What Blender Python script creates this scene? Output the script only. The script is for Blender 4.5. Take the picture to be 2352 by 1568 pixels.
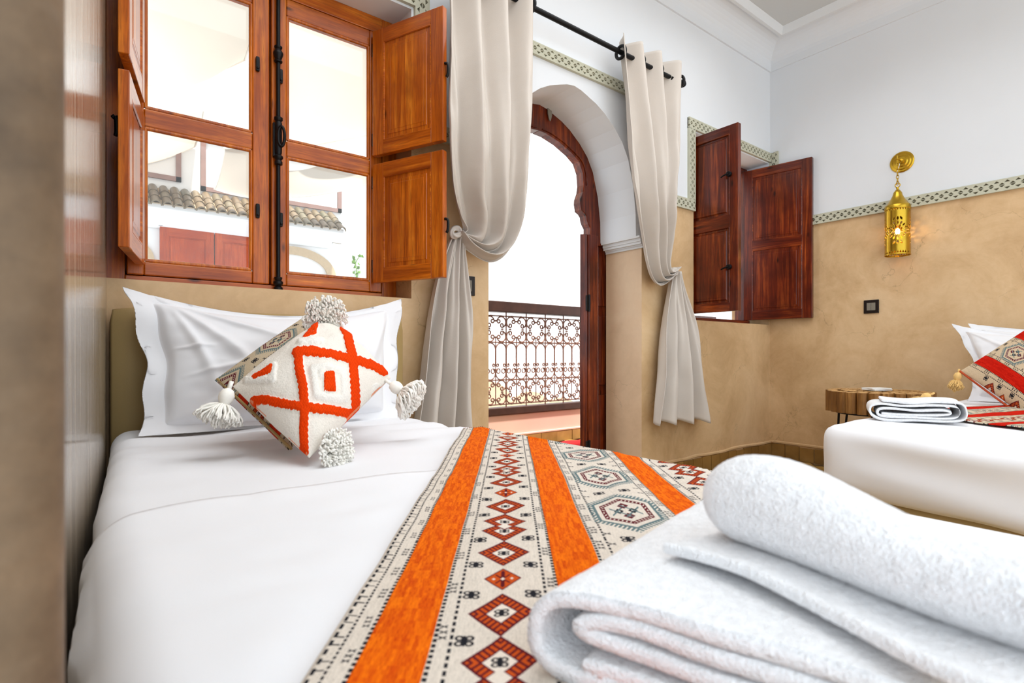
import bpy, bmesh, math, random
import numpy as np
from mathutils import Vector, Matrix, noise
from mathutils.geometry import tessellate_polygon
R = random.Random(7)
PI = math.pi
for o in list(bpy.data.objects): bpy.data.objects.remove(o)
SC = bpy.context.scene
COL = SC.collection

# ------------------------------------------------------------------ camera
F = 1251.6; TH = math.radians(37.8); H = 0.751; D = 2.0; XR = 3.948
cd = bpy.data.cameras.new('camera'); cam = bpy.data.objects.new('camera', cd); COL.objects.link(cam)
cam.location = (0, 0, H); cam.rotation_euler = (PI/2, 0, -TH)
cd.sensor_width = 36; cd.lens = F/2352*36; cd.shift_y = 28/2352; cd.clip_start = 0.02
cd.dof.use_dof = True; cd.dof.focus_distance = 2.0; cd.dof.aperture_fstop = 8.0
SC.camera = cam
# ------------------------------------------------------------------ world, sun, exposure
W = bpy.data.worlds.new('world'); SC.world = W; W.use_nodes = True
bg = W.node_tree.nodes['Background']; bg.inputs[0].default_value = (0.84, 0.93, 1.0, 1); bg.inputs[1].default_value = 1.2
sd = bpy.data.lights.new('sun', 'SUN'); sun = bpy.data.objects.new('sun', sd); COL.objects.link(sun)
sd.energy = 6.5; sd.angle = math.radians(4); sd.color = (1.0, 0.95, 0.88)
sun.rotation_euler = (math.radians(15), 0, math.radians(14)); sun.location = (1, -4, 8)
ad = bpy.data.lights.new('bed_top_fill', 'AREA'); al = bpy.data.objects.new('bed_top_fill', ad); COL.objects.link(al)  # added fill without a fixture, brightens the bed tops from above
ad.shape = 'RECTANGLE'; ad.size = 3.2; ad.size_y = 1.5; ad.energy = 22; ad.color = (.93, .97, 1.0); ad.spread = math.radians(140)
al.location = (1.6, .92, 2.94)
vs = SC.view_settings; vs.view_transform = 'Standard'; vs.look = 'None'; vs.gamma = 1; vs.use_curve_mapping = False
vs.exposure = 0.72

# ------------------------------------------------------------------ projection helpers (points on real planes of the room)
FW = (math.sin(TH), math.cos(TH)); RT = (math.cos(TH), -math.sin(TH))
def ray(u, v):
    a = (u-1176)/F
    return FW[0]+a*RT[0], FW[1]+a*RT[1], -(v-812)/F
def onY(u, v, y=D):
    r = ray(u, v); k = y/r[1]; return Vector((r[0]*k, y, r[2]*k+H))
def onX(u, v, x=XR):
    r = ray(u, v); k = x/r[0]; return Vector((x, r[1]*k, r[2]*k+H))
def onZ(u, v, z):
    r = ray(u, v); k = (z-H)/r[2]; return Vector((r[0]*k, r[1]*k, z))

# ------------------------------------------------------------------ mesh builder
ORI = {}
class MB:
    def __init__(s): s.v = []; s.f = []; s.m = []; s.uv = None; s.mi = 0
    def add(s, vs_, fs):
        b = len(s.v); s.v += [tuple(p) for p in vs_]
        for f in fs: s.f.append(tuple(b+i for i in f)); s.m.append(s.mi)
        return s
    def box(s, x0, x1, y0, y1, z0, z1):
        return s.add([(x0,y0,z0),(x1,y0,z0),(x1,y1,z0),(x0,y1,z0),(x0,y0,z1),(x1,y0,z1),(x1,y1,z1),(x0,y1,z1)],
                     [(0,3,2,1),(4,5,6,7),(0,1,5,4),(1,2,6,5),(2,3,7,6),(3,0,4,7)])
    def fbox(s, fr, a0, a1, b0, b1, c0, c1):     # box in a frame (origin, A, B, C)
        o, A, B, C_ = fr
        P = lambda a, b, c: o+A*a+B*b+C_*c
        return s.add([P(a0,b0,c0),P(a1,b0,c0),P(a1,b1,c0),P(a0,b1,c0),P(a0,b0,c1),P(a1,b0,c1),P(a1,b1,c1),P(a0,b1,c1)],
                     [(0,3,2,1),(4,5,6,7),(0,1,5,4),(1,2,6,5),(2,3,7,6),(3,0,4,7)])
    def prism(s, pts, ext):                       # polygon (3D, planar) extruded by a vector
        n = len(pts); P = [Vector(p) for p in pts]; e = Vector(ext)
        tri = tessellate_polygon([P])
        fs = [tuple(t) for t in tri]+[tuple(n+i for i in reversed(t)) for t in tri]
        fs += [(i, (i+1) % n, n+(i+1) % n, n+i) for i in range(n)]
        return s.add(P+[p+e for p in P], fs)
    def tube(s, path, r, n=8, caps=True, closed=False, flat=None):
        P = [Vector(p) for p in path]; N = len(P); vs_ = []; fs = []
        up = None
        for i, p in enumerate(P):
            t = (P[(i+1) % N]-P[i-1]) if closed else (P[min(i+1, N-1)]-P[max(i-1, 0)])
            t = t.normalized() if t.length > 1e-9 else Vector((0,0,1))
            if up is None:
                up = Vector((0,0,1)) if abs(t.z) < .9 else Vector((1,0,0))
            a = (up-t*up.dot(t))
            a = a.normalized() if a.length > 1e-6 else t.orthogonal().normalized()
            b = t.cross(a); up = a
            rr = r(i/(N-1)) if callable(r) else r
            for k in range(n):
                an = 2*PI*k/n
                vs_.append(p+a*(rr*math.cos(an))+b*(rr*math.sin(an)))
        M = N if closed else N-1
        for i in range(M):
            for k in range(n):
                k2 = (k+1) % n; j = (i+1) % N
                fs.append((i*n+k, i*n+k2, j*n+k2, j*n+k))
        if caps and not closed:
            fs.append(tuple(reversed(range(n)))); fs.append(tuple((N-1)*n+k for k in range(n)))
        return s.add(vs_, fs)
    def lathe(s, prof, c, n=24, axis=None, caps=True):     # profile [(r, h)] around c along axis
        c = Vector(c); ax = Vector(axis or (0,0,1)).normalized()
        a = ax.orthogonal().normalized(); b = ax.cross(a); vs_ = []; fs = []
        for r, h in prof:
            for k in range(n):
                an = 2*PI*k/n; vs_.append(c+ax*h+a*(r*math.cos(an))+b*(r*math.sin(an)))
        for i in range(len(prof)-1):
            for k in range(n):
                k2 = (k+1) % n; fs.append((i*n+k, i*n+k2, (i+1)*n+k2, (i+1)*n+k))
        if caps:
            fs.append(tuple(reversed(range(n)))); fs.append(tuple((len(prof)-1)*n+k for k in range(n)))
        return s.add(vs_, fs)
    def grid(s, fn, nu, nv, wrap=False, keep=None):
        vs_ = [fn(i/nu, j/nv) for i in range(nu+(0 if wrap else 1)) for j in range(nv+1)]
        fs = []
        for i in range(nu):
            for j in range(nv):
                if keep and not keep((i+.5)/nu, (j+.5)/nv): continue
                i2 = (i+1) % nu if wrap else i+1
                fs.append((i*(nv+1)+j, i2*(nv+1)+j, i2*(nv+1)+j+1, i*(nv+1)+j+1))
        return s.add(vs_, fs)
    def rbox(s, x0, x1, y0, y1, z0, z1, r, nx, ny, nz, fn=None):
        """rounded box; fn(p) moves the finished point"""
        lo = Vector((x0, y0, z0)); hi = Vector((x1, y1, z1)); idx = {}; vs_ = []; fs = []
        def vid(i, j, k):
            key = (i, j, k)
            if key not in idx:
                p = Vector((x0+(x1-x0)*i/nx, y0+(y1-y0)*j/ny, z0+(z1-z0)*k/nz))
                q = Vector([min(max(p[a], lo[a]+r), hi[a]-r) for a in range(3)])
                d = p-q
                if d.length > 1e-9: p = q+d.normalized()*r
                if fn: p = fn(p)
                idx[key] = len(vs_); vs_.append(p)
            return idx[key]
        for i in range(nx):
            for j in range(ny):
                fs.append((vid(i,j,nz),vid(i+1,j,nz),vid(i+1,j+1,nz),vid(i,j+1,nz)))
                fs.append((vid(i,j,0),vid(i,j+1,0),vid(i+1,j+1,0),vid(i+1,j,0)))
        for i in range(nx):
            for k in range(nz):
                fs.append((vid(i,0,k),vid(i+1,0,k),vid(i+1,0,k+1),vid(i,0,k+1)))
                fs.append((vid(i,ny,k),vid(i,ny,k+1),vid(i+1,ny,k+1),vid(i+1,ny,k)))
        for j in range(ny):
            for k in range(nz):
                fs.append((vid(0,j,k),vid(0,j,k+1),vid(0,j+1,k+1),vid(0,j+1,k)))
                fs.append((vid(nx,j,k),vid(nx,j+1,k),vid(nx,j+1,k+1),vid(nx,j,k+1)))
        return s.add(vs_, fs)
    def mesh(s, name, mats, off=Vector((0,0,0)), smooth=False, fixn=True):
        me = bpy.data.meshes.new(name)
        me.from_pydata([tuple(Vector(p)-off) for p in s.v], [], s.f)
        for m in (mats if isinstance(mats, (list, tuple)) else [mats]): me.materials.append(m)
        me.polygons.foreach_set('material_index', s.m)
        if smooth: me.polygons.foreach_set('use_smooth', [True]*len(s.f))
        if s.uv is not None:
            l = me.uv_layers.new(name='UVMap')
            li = np.empty(len(me.loops), dtype=np.int32); me.loops.foreach_get('vertex_index', li)
            l.data.foreach_set('uv', np.array(s.uv, dtype=np.float32)[li].ravel())
        me.update()
        if fixn:
            bm = bmesh.new(); bm.from_mesh(me); bmesh.ops.recalc_face_normals(bm, faces=bm.faces); bm.to_mesh(me); bm.free()
        return me
    def build(s, name, mats, parent=None, smooth=False, bevel=0, auto=None, off=None, fixn=True, seg=2):
        o_ = off if off is not None else (ORI.get(parent.name, Vector((0,0,0))) if parent else Vector((0,0,0)))
        me = s.mesh(name, mats, o_, smooth, fixn)
        ob = bpy.data.objects.new(name, me); COL.objects.link(ob)
        if parent: ob.parent = parent; ORI[ob.name] = o_
        else: ORI[ob.name] = o_; ob.location = o_
        if bevel:
            md = ob.modifiers.new('bevel', 'BEVEL'); md.width = bevel; md.segments = seg; md.limit_method = 'ANGLE'
        if auto is not None:
            me.polygons.foreach_set('use_smooth', [True]*len(me.polygons)); me.set_sharp_from_angle(angle=math.radians(auto))
        return ob
def thing(name, label, cat, loc, group=None):
    o = bpy.data.objects.new(name, None); COL.objects.link(o); o.location = loc; ORI[o.name] = Vector(loc)
    o.empty_display_size = .05
    tag(o, label, cat, group); return o
def tag(o, label=None, cat=None, group=None, kind=None):
    if label: o['label'] = label
    if cat: o['category'] = cat
    if group: o['group'] = group
    if kind: o['kind'] = kind
    return o
def struct(o): o['kind'] = 'structure'; return o
def sroot(name, loc):
    o = bpy.data.objects.new(name, None); COL.objects.link(o); o.location = loc; ORI[o.name] = Vector(loc); return struct(o)
def inst(me, name, parent, loc, rot=None, scale=None):
    """object of a shared mesh placed in world coordinates under a parent"""
    o = bpy.data.objects.new(name, me); COL.objects.link(o)
    o.parent = parent; o.location = Vector(loc)-(ORI.get(parent.name, Vector((0,0,0))) if parent else Vector((0,0,0)))
    if rot: o.rotation_euler = rot
    if scale: o.scale = scale
    return o
def nz(p, sc, seed=0.0): return noise.noise(Vector(p)*sc+Vector((seed*7.3, seed*3.1, seed*1.7)))
def catmull(pts, n):
    P = [Vector(p) for p in pts]; P = [P[0]*2-P[1]]+P+[P[-1]*2-P[-2]]; out = []
    segs = len(P)-3
    for i in range(n+1):
        t = i/n*segs; k = min(int(t), segs-1); t -= k
        a, b, c, d = P[k:k+4]
        out.append(.5*((2*b)+(c-a)*t+(2*a-5*b+4*c-d)*t*t+(3*b-a-3*c+d)*t**3))
    return out
def smooth01(t): t = min(max(t, 0), 1); return t*t*(3-2*t)

# ------------------------------------------------------------------ materials
def lin(c):
    return tuple((x/12.92 if x <= .04045 else ((x+.055)/1.055)**2.4) for x in c)
def rgb(r, g, b): return lin((r/255, g/255, b/255))+(1,)
class NT:
    def __init__(s, name):
        s.m = bpy.data.materials.new(name); s.m.use_nodes = True; s.t = s.m.node_tree; s.n = s.t.nodes
        s.b = s.n['Principled BSDF']; s.out = s.n['Material Output']
        s.b.inputs['Specular IOR Level'].default_value = .35
    def add(s, ty, **kw):
        x = s.n.new(ty)
        for k, v in kw.items():
            if k in x.inputs.keys(): x.inputs[k].default_value = v
            else: setattr(x, k, v)
        return x
    def link(s, a, b): s.t.links.new(a, b)
    def coords(s, scale=(1,1,1), kind='Object', rot=(0,0,0)):
        tc = s.add('ShaderNodeTexCoord'); mp = s.add('ShaderNodeMapping'); mp.inputs['Scale'].default_value = scale
        mp.inputs['Rotation'].default_value = rot
        if kind == 'Pos':
            g = s.add('ShaderNodeNewGeometry'); s.link(g.outputs['Position'], mp.inputs[0])
        else: s.link(tc.outputs[kind], mp.inputs[0])
        return mp.outputs[0]
    def noise(s, vec, scale, detail=4, rough=.55, dist=0):
        x = s.add('ShaderNodeTexNoise'); x.inputs['Scale'].default_value = scale; x.inputs['Detail'].default_value = detail
        x.inputs['Roughness'].default_value = rough; x.inputs['Distortion'].default_value = dist
        s.link(vec, x.inputs['Vector']); return x.outputs[0]
    def ramp(s, fac, stops, interp='LINEAR'):
        x = s.add('ShaderNodeValToRGB'); x.color_ramp.interpolation = interp; e = x.color_ramp.elements
        while len(e) < len(stops): e.new(.5)
        for el, (p, c) in zip(e, stops): el.position = p; el.color = c if len(c) == 4 else tuple(c)+(1,)
        s.link(fac, x.inputs[0]); return x.outputs[0]
    def mix(s, fac, a, b, mode='MIX'):
        x = s.add('ShaderNodeMix', data_type='RGBA', blend_type=mode)
        for sock, v in ((x.inputs[0], fac), (x.inputs[6], a), (x.inputs[7], b)):
            if hasattr(v, 'links'): s.link(v, sock)
            else: sock.default_value = v
        return x.outputs[2]
    def bump(s, h, strength=.3, dist=.01, prev=None):
        x = s.add('ShaderNodeBump'); x.inputs['Strength'].default_value = strength; x.inputs['Distance'].default_value = dist
        s.link(h, x.inputs['Height'])
        if prev: s.link(prev, x.inputs['Normal'])
        s.link(x.outputs[0], s.b.inputs['Normal']); return x.outputs[0]
    def base(s, c):
        if hasattr(c, 'links'): s.link(c, s.b.inputs['Base Color'])
        else: s.b.inputs['Base Color'].default_value = c
    def set(s, **kw):
        for k, v in kw.items():
            sock = s.b.inputs[k.replace('_', ' ')]
            if hasattr(v, 'links'): s.link(v, sock)
            else: sock.default_value = v
        return s
M = {}
def plain(name, c, rough=.6, metal=0, spec=.35, var=.06, scale=8, bump=0, bscale=60):
    n = NT(name); v = n.coords(kind='Pos'); f = n.noise(v, scale)
    d = tuple(x*(1-var) for x in c[:3])+(1,); l = tuple(min(1, x*(1+var)) for x in c[:3])+(1,)
    n.base(n.ramp(f, [(.3, d), (.7, l)])); n.set(Roughness=rough, Metallic=metal)
    n.b.inputs['Specular IOR Level'].default_value = spec
    if bump: n.bump(n.noise(v, bscale, 5), bump, .004)
    M[name] = n.m; return n
plain('white_plaster', rgb(226,229,233), .75, var=.012, scale=3, bump=.08, bscale=25)
plain('ceiling_plaster', rgb(206,208,208), .8, var=.012, scale=3, bump=.05, bscale=25)
plain('moulding_white', rgb(226,228,230), .7, var=.01, scale=3)
plain('outside_white', rgb(236,234,232), .85, var=.02, scale=4)
plain('frieze_plaster', rgb(193,192,172), .75, var=.05, scale=20)
plain('frieze_recess_shade', rgb(120,116,98), .9, var=.08, scale=30)  # frieze plaster darkened, shade of the carved recesses put into its colour
plain('black_iron', rgb(26,26,28), .38, .55, var=.15, scale=60)
plain('rail_iron', rgb(128,92,78), .5, .3, var=.2, scale=60)
plain('black_plastic', rgb(30,22,20), .3, var=.05)
plain('grey_plastic', rgb(130,124,112), .35, var=.04)
plain('brass', rgb(196,158,52), .27, 1.0, var=.12, scale=18, bump=.08, bscale=40)
plain('brass_dark', rgb(150,110,40), .35, 1.0, var=.15, scale=40)
plain('pink_plaster', rgb(214,176,160), .7, var=.03, scale=5)
plain('rail_beam', rgb(62,38,30), .5, var=.25, scale=14)
plain('stone_arch', rgb(196,170,138), .85, var=.08, scale=40, bump=.2, bscale=60)
plain('dark_base', rgb(70,52,40), .8, var=.2)
plain('leaf', rgb(92,128,52), .6, var=.2, scale=30)
plain('red_rug', rgb(178,20,24), .95, var=.25, scale=60, bump=.4, bscale=200)
plain('tassel_gold', rgb(226,186,118), .9, var=.15, scale=80)
plain('yarn_white', rgb(252,248,240), .95, var=.04, scale=80)
plain('paper_white', rgb(236,236,234), .7, var=.02)
plain('frame_far', rgb(150,120,112), .8, var=.1)
def tadelakt(name, c1, c2, c3, rough=(.35,.6), spec=.4):
    n = NT(name); v = n.coords(kind='Pos')
    f = n.noise(v, 2.6, 8, .65, .6); g = n.noise(v, 14, 6, .7, 1.2)
    col = n.ramp(f, [(.28, c1), (.5, c2), (.72, c3)])
    col = n.mix(.16, col, n.ramp(g, [(.35, c1), (.65, c3)]), 'MIX')
    vo = n.add('ShaderNodeTexVoronoi', feature='DISTANCE_TO_EDGE'); vo.inputs['Scale'].default_value = 2.2
    dv = n.add('ShaderNodeVectorMath', operation='ADD'); nn = n.add('ShaderNodeTexNoise'); nn.inputs['Scale'].default_value = 6; nn.inputs['Detail'].default_value = 5
    n.link(v, nn.inputs['Vector']); n.link(v, dv.inputs[0])
    sc = n.add('ShaderNodeVectorMath', operation='SCALE'); sc.inputs['Scale'].default_value = .35; n.link(nn.outputs[1], sc.inputs[0]); n.link(sc.outputs[0], dv.inputs[1])
    n.link(dv.outputs[0], vo.inputs['Vector'])
    crack = n.ramp(vo.outputs['Distance'], [(0, (1,1,1,1)), (.006, (0,0,0,1))])
    mk = n.add('ShaderNodeMath', operation='MULTIPLY'); n.link(crack, mk.inputs[0])
    n.link(n.ramp(n.noise(v, 3.1, 2), [(.52, (0,0,0,1)), (.62, (.4,.4,.4,1))]), mk.inputs[1])
    col = n.mix(mk.outputs[0], col, tuple(x*.45 for x in c1[:3])+(1,))
    n.base(col)
    n.set(Roughness=n.ramp(g, [(.3, (rough[0],)*3), (.7, (rough[1],)*3)])); n.b.inputs['Specular IOR Level'].default_value = spec
    n.bump(n.noise(v, 30, 6), .12, .004); M[name] = n.m
tadelakt('tan_plaster', rgb(188,152,108), rgb(214,180,136), rgb(230,200,160))
tadelakt('tan_plaster_pale', rgb(206,174,140), rgb(222,190,156), rgb(230,202,170))
# polished left wall: same lime plaster, rubbed to a gloss with vertical trowel streaks
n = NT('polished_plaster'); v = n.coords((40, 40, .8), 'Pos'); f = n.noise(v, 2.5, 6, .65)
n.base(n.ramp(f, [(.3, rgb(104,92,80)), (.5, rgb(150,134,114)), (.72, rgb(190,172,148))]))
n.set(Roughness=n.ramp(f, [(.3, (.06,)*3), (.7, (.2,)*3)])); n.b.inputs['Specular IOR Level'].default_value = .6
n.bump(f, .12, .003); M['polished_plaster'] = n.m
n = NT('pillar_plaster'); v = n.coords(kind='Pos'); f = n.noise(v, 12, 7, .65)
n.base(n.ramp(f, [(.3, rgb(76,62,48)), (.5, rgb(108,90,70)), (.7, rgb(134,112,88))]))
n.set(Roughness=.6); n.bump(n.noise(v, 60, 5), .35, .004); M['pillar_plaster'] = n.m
def wood(name, dark, mid, light, axis, rough=.32, knots=.5, coat=.25):
    n = NT(name); s = (26, 26, 1.6) if axis == 'z' else (1.6, 1.6, 26)
    v = n.coords(s, 'Pos'); v2 = n.coords(kind='Pos')
    f = n.noise(v, 1.0, 6, .6, 1.4); g = n.noise(v, 4.2, 4, .7, .4)
    big = n.noise(v2, 5, 3); fine = n.noise(v, 9, 3, .6, .3)
    col = n.ramp(f, [(.25, dark), (.5, mid), (.75, light)])
    col = n.mix(n.ramp(g, [(.45, (0,0,0,1)), (.8, (.55,.55,.55,1))]), col, tuple(x*.55 for x in dark[:3])+(1,))
    col = n.mix(n.ramp(big, [(.35, (.6,.6,.6,1)), (.62, (0,0,0,1))]), col, dark)
    col = n.mix(n.ramp(fine, [(.48, (0,0,0,1)), (.72, (.5,.5,.5,1))]), col, tuple(x*.6 for x in dark[:3])+(1,))
    vs2 = n.coords((7, 7, 2.6) if axis == 'z' else (2.6, 2.6, 7), 'Pos')
    vo = n.add('ShaderNodeTexVoronoi'); vo.inputs['Scale'].default_value = 1.7; n.link(vs2, vo.inputs['Vector'])
    kn = n.ramp(vo.outputs['Distance'], [(.05, (min(1, knots*1.7),)*3), (.12, (0,0,0))])
    col = n.mix(kn, col, tuple(x*.18 for x in dark[:3])+(1,))
    n.base(col); n.set(Roughness=rough); n.b.inputs['Coat Weight'].default_value = coat; n.b.inputs['Coat Roughness'].default_value = .15
    n.bump(g, .08, .002); M[name] = n.m
for ax in 'zx':
    wood('honey_wood_'+ax, rgb(138,56,4), rgb(204,104,14), rgb(236,144,40), ax)
    wood('red_wood_'+ax, rgb(58,14,4), rgb(112,38,12), rgb(178,84,32), ax, .3)
    wood('far_wood_'+ax, rgb(150,48,10), rgb(190,74,22), rgb(205,94,36), ax, .6, .2, 0)
    wood('log_wood_'+ax, rgb(106,66,26), rgb(166,116,58), rgb(206,160,98), ax, .5, .3, 0)
def tile_mat(name, a, b, c):
    n = NT(name); v = n.coords(kind='Pos'); oi = n.add('ShaderNodeObjectInfo'); f = n.noise(v, 9, 5)
    col = n.ramp(f, [(.3, a), (.55, b), (.75, c)])
    col = n.mix(.45, col, n.ramp(oi.outputs['Random'], [(0, a), (.5, b), (1, c)]))
    n.base(col); n.set(Roughness=.32); n.bump(n.noise(v, 40, 4), .1, .003); M[name] = n.m
tile_mat('floor_tile', rgb(136,104,46), rgb(168,132,66), rgb(188,152,86))
tile_mat('base_tile', rgb(120,88,44), rgb(150,112,60), rgb(170,132,78))
tile_mat('roof_clay', rgb(96,80,60), rgb(122,104,80), rgb(98,104,86))
plain('grout', rgb(112,88,52), .9, var=.1)
def cloth(name, c, weave=900, bump=.12, rough=.85, var=.02, sheen=.15, trans=0):
    n = NT(name); v = n.coords(kind='Pos')
    f = n.noise(v, 5, 4); d = tuple(x*(1-var) for x in c[:3])+(1,); l = tuple(min(1, x*(1+var)) for x in c[:3])+(1,)
    g = n.noise(v, weave, 2)
    n.base(n.mix(.12, n.ramp(f, [(.3, d), (.7, l)]), n.ramp(g, [(.3, d), (.7, l)])))
    n.set(Roughness=rough); n.b.inputs['Sheen Weight'].default_value = sheen; n.b.inputs['Specular IOR Level'].default_value = .2
    n.bump(g, bump, .002); M[name] = n.m
cloth('white_cotton', rgb(233,233,236), 700, .06, .8, .008)
cloth('linen', rgb(204,195,186), 420, .25, .9, .03)
cloth('leatherette', rgb(172,146,98), 500, .1, .45, .03, 0)
cloth('sail_cloth', rgb(240,232,222), 90, .05, .9, .03)
# terry cloth
n = NT('terry'); v = n.coords(kind='Pos')
vo = n.add('ShaderNodeTexVoronoi'); vo.inputs['Scale'].default_value = 560; n.link(v, vo.inputs['Vector'])
g = n.noise(v, 140, 4, .7); n.base(n.ramp(g, [(.3, rgb(228,228,230)), (.65, rgb(245,245,247))]))
n.set(Roughness=1.0); n.b.inputs['Sheen Weight'].default_value = .35; n.b.inputs['Specular IOR Level'].default_value = .1
b1 = n.bump(vo.outputs['Distance'], .6, .0018); n.bump(g, .5, .004, b1); M['terry'] = n.m
# clear window glass with a thin dusty film
n = NT('window_glass'); n.n.remove(n.b)
tr = n.add('ShaderNodeBsdfTransparent'); gl = n.add('ShaderNodeBsdfGlossy'); gl.inputs['Roughness'].default_value = .02
tr.inputs[0].default_value = (.97, .98, .98, 1)
fr = n.add('ShaderNodeFresnel'); fr.inputs[0].default_value = 1.45
mx = n.add('ShaderNodeMixShader'); n.link(fr.outputs[0], mx.inputs[0]); n.link(tr.outputs[0], mx.inputs[1]); n.link(gl.outputs[0], mx.inputs[2])
df = n.add('ShaderNodeBsdfDiffuse'); df.inputs[0].default_value = rgb(250,240,220)
v = n.coords(kind='Pos'); fl = n.ramp(n.noise(v, 6, 6, .7), [(.4, (.01,)*3), (.7, (.04,)*3)])
m2 = n.add('ShaderNodeMixShader'); n.link(fl, m2.inputs[0]); n.link(mx.outputs[0], m2.inputs[1]); n.link(df.outputs[0], m2.inputs[2])
n.link(m2.outputs[0], n.out.inputs[0]); M['window_glass'] = n.m
n = NT('bulb_glow'); n.b.inputs['Emission Color'].default_value = (1, .62, .18, 1); n.b.inputs['Emission Strength'].default_value = 40; M['bulb_glow'] = n.m
# sail cloth lets light through
n = NT('sail_fabric'); n.n.remove(n.b); df = n.add('ShaderNodeBsdfDiffuse'); df.inputs[0].default_value = rgb(186,178,170)
tl = n.add('ShaderNodeBsdfTranslucent'); tl.inputs[0].default_value = rgb(178,168,156)
mx = n.add('ShaderNodeMixShader'); mx.inputs[0].default_value = .6; n.link(df.outputs[0], mx.inputs[1]); n.link(tl.outputs[0], mx.inputs[2]); n.link(mx.outputs[0], n.out.inputs[0]); M['sail_fabric'] = n.m

# ------------------------------------------------------------------ woven patterns (computed images)
def img_mat(name, arr, rough=.9, weave=500, bump=.3):
    h, w = arr.shape[:2]
    im = bpy.data.images.new(name, w, h); px = np.ones((h, w, 4), dtype=np.float32); px[..., :3] = arr
    im.pixels.foreach_set(px.ravel()); im.update(); im.pack()
    n = NT(name); t = n.add('ShaderNodeTexImage'); t.image = im
    uvn = n.add('ShaderNodeTexCoord'); n.link(uvn.outputs['UV'], t.inputs[0])
    v = n.coords(kind='Pos'); g = n.noise(v, weave, 3, .6)
    n.base(n.mix(.16, t.outputs[0], n.ramp(g, [(.25, (.3,.3,.3)), (.7, (1,1,1))]), 'MULTIPLY'))
    n.set(Roughness=rough); n.b.inputs['Specular IOR Level'].default_value = .06
    n.bump(g, bump, .0025); M[name] = n.m
BEIGE = np.array((226,214,200))/255; BURG = np.array((92,26,34))/255; NAVY = np.array((34,34,40))/255; TEAL = np.array((96,116,118))/255
class Kilim:
    """woven cloth: c runs across the stripes, s along them (metres)"""
    def __init__(k, width, length, px, stripe, accent, ground=BEIGE, seed=1):
        k.W, k.L, k.px = width, length, px; k.w = int(width/px); k.h = int(length/px)
        k.rs = np.random.RandomState(seed); k.st = np.array(stripe)/255; k.ac = np.array(accent)/255
        a = np.ones((k.h, k.w, 3))*ground
        st = k.rs.rand(k.h//14+1, k.w); st = np.repeat(st, 14, 0)[:k.h]
        k.a = a*(1-.20*st[..., None]*k.rs.rand(k.h, k.w, 1)**1.5)
    def win(k, c0, c1, s0, s1):
        i0, i1 = max(0, int(c0/k.px)), min(k.w, int(c1/k.px)+1)
        rows = np.arange(int(math.floor(s0/k.px)), int(s1/k.px)+1)
        return rows, np.arange(i0, i1)
    def paint(k, c0, c1, s0, s1, fn, col):
        rows, cols = k.win(c0, c1, s0, s1)
        if len(cols) == 0: return
        S, C = np.meshgrid(rows*k.px, cols*k.px, indexing='ij')
        m = fn(C, S)
        if m.dtype != bool: m = m > .5
        rr = np.mod(rows, k.h); sub = k.a[np.ix_(rr, cols)]; sub[m] = col; k.a[np.ix_(rr, cols)] = sub
    def stripe(k, c0, c1):
        i0, i1 = max(0, int(c0/k.px)), min(k.w, int(c1/k.px))
        if i1 <= i0: return
        n1 = np.repeat(k.rs.rand(k.h//10+1, i1-i0), 10, 0)[:k.h]; n2 = np.repeat(np.repeat(k.rs.rand(k.h//40+1, (i1-i0)//6+1), 40, 0), 6, 1)[:k.h, :i1-i0]
        t = np.clip(.6*n1**2+.55*n2-.15, 0, 1)[..., None]
        dk = k.st*np.array((.74,.36,.3))
        k.a[:, i0:i1] = k.st*(1-t*.85)+dk*t*.85
        for c in (c0-.0025, c1+.0005):
            k.dash(c, .007, .0024)
    def dash(k, c, period=.010, wd=.0016):
        k.paint(c, c+wd, 0, k.L-k.px, lambda C, S: np.mod(S, period) < period*.6, NAVY)
    def diamond(k, c, s, hw, hl, kind='A'):
        def dd(C, S): return np.abs(C-c)/hw+np.abs(S-s)/hl
        box = (c-hw*1.1, c+hw*1.1, s-hl*1.1, s+hl*1.1)
        k.paint(*box, lambda C, S: dd(C, S) < 1.04, BURG)
        k.paint(*box, lambda C, S: dd(C, S) < .93, k.ac)
        if kind == 'A':
            k.paint(*box, lambda C, S: (dd(C, S) < .95) & (dd(C, S) > .5) & (np.mod((np.abs(C-c)/hw-np.abs(S-s)/hl)*4.0+.25, 1) < .42) , BURG)
            k.paint(*box, lambda C, S: dd(C, S) < .54, BURG)
            k.paint(*box, lambda C, S: dd(C, S) < .47, BEIGE*1.03)
            k.flower(c, s, hw*.22)
        else:
            k.paint(*box, lambda C, S: (dd(C, S) < .8) & ((np.abs(np.abs(C-c)/hw-np.abs(S-s)/hl) < .07) | ((np.abs(C-c) < hw*.1))), BURG)
            k.paint(*box, lambda C, S: (dd(C, S) < .14) | ((np.abs(np.abs(C-c)-hw*.5)/hw+np.abs(S-s)/hl) < .11), BEIGE)
    def flower(k, c, s, r):
        def fn(C, S):
            m = np.zeros(C.shape, bool)
            for a, b in ((.55,.55),(.55,-.55),(-.55,.55),(-.55,-.55)):
                q = np.hypot((C-c)/r-a, (S-s)/r-b); m |= (q < .52) & (q > .24)
            return m | (np.hypot((C-c)/r, (S-s)/r) < .35) | ((np.abs(C-c) < r*.1) & (np.abs(S-s) < r*1.05))
        k.paint(c-1.3*r, c+1.3*r, s-1.3*r, s+1.3*r, fn, NAVY)
    def bird(k, c, s, r):
        def fn(C, S):
            x = (C-c)/r; y = (S-s)/r
            return ((np.abs(y) < .25+.55*np.abs(x)) & (np.abs(x) > .2) & (np.abs(x) < .85) & (np.abs(y) > .0)) & (np.abs(y) < .75) & ~((np.abs(y) < .2) & (np.abs(x) > .55)) | ((np.abs(x) < .35) & (np.abs(y) < .22))
        k.paint(c-r, c+r, s-r, s+r, fn, NAVY)
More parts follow.
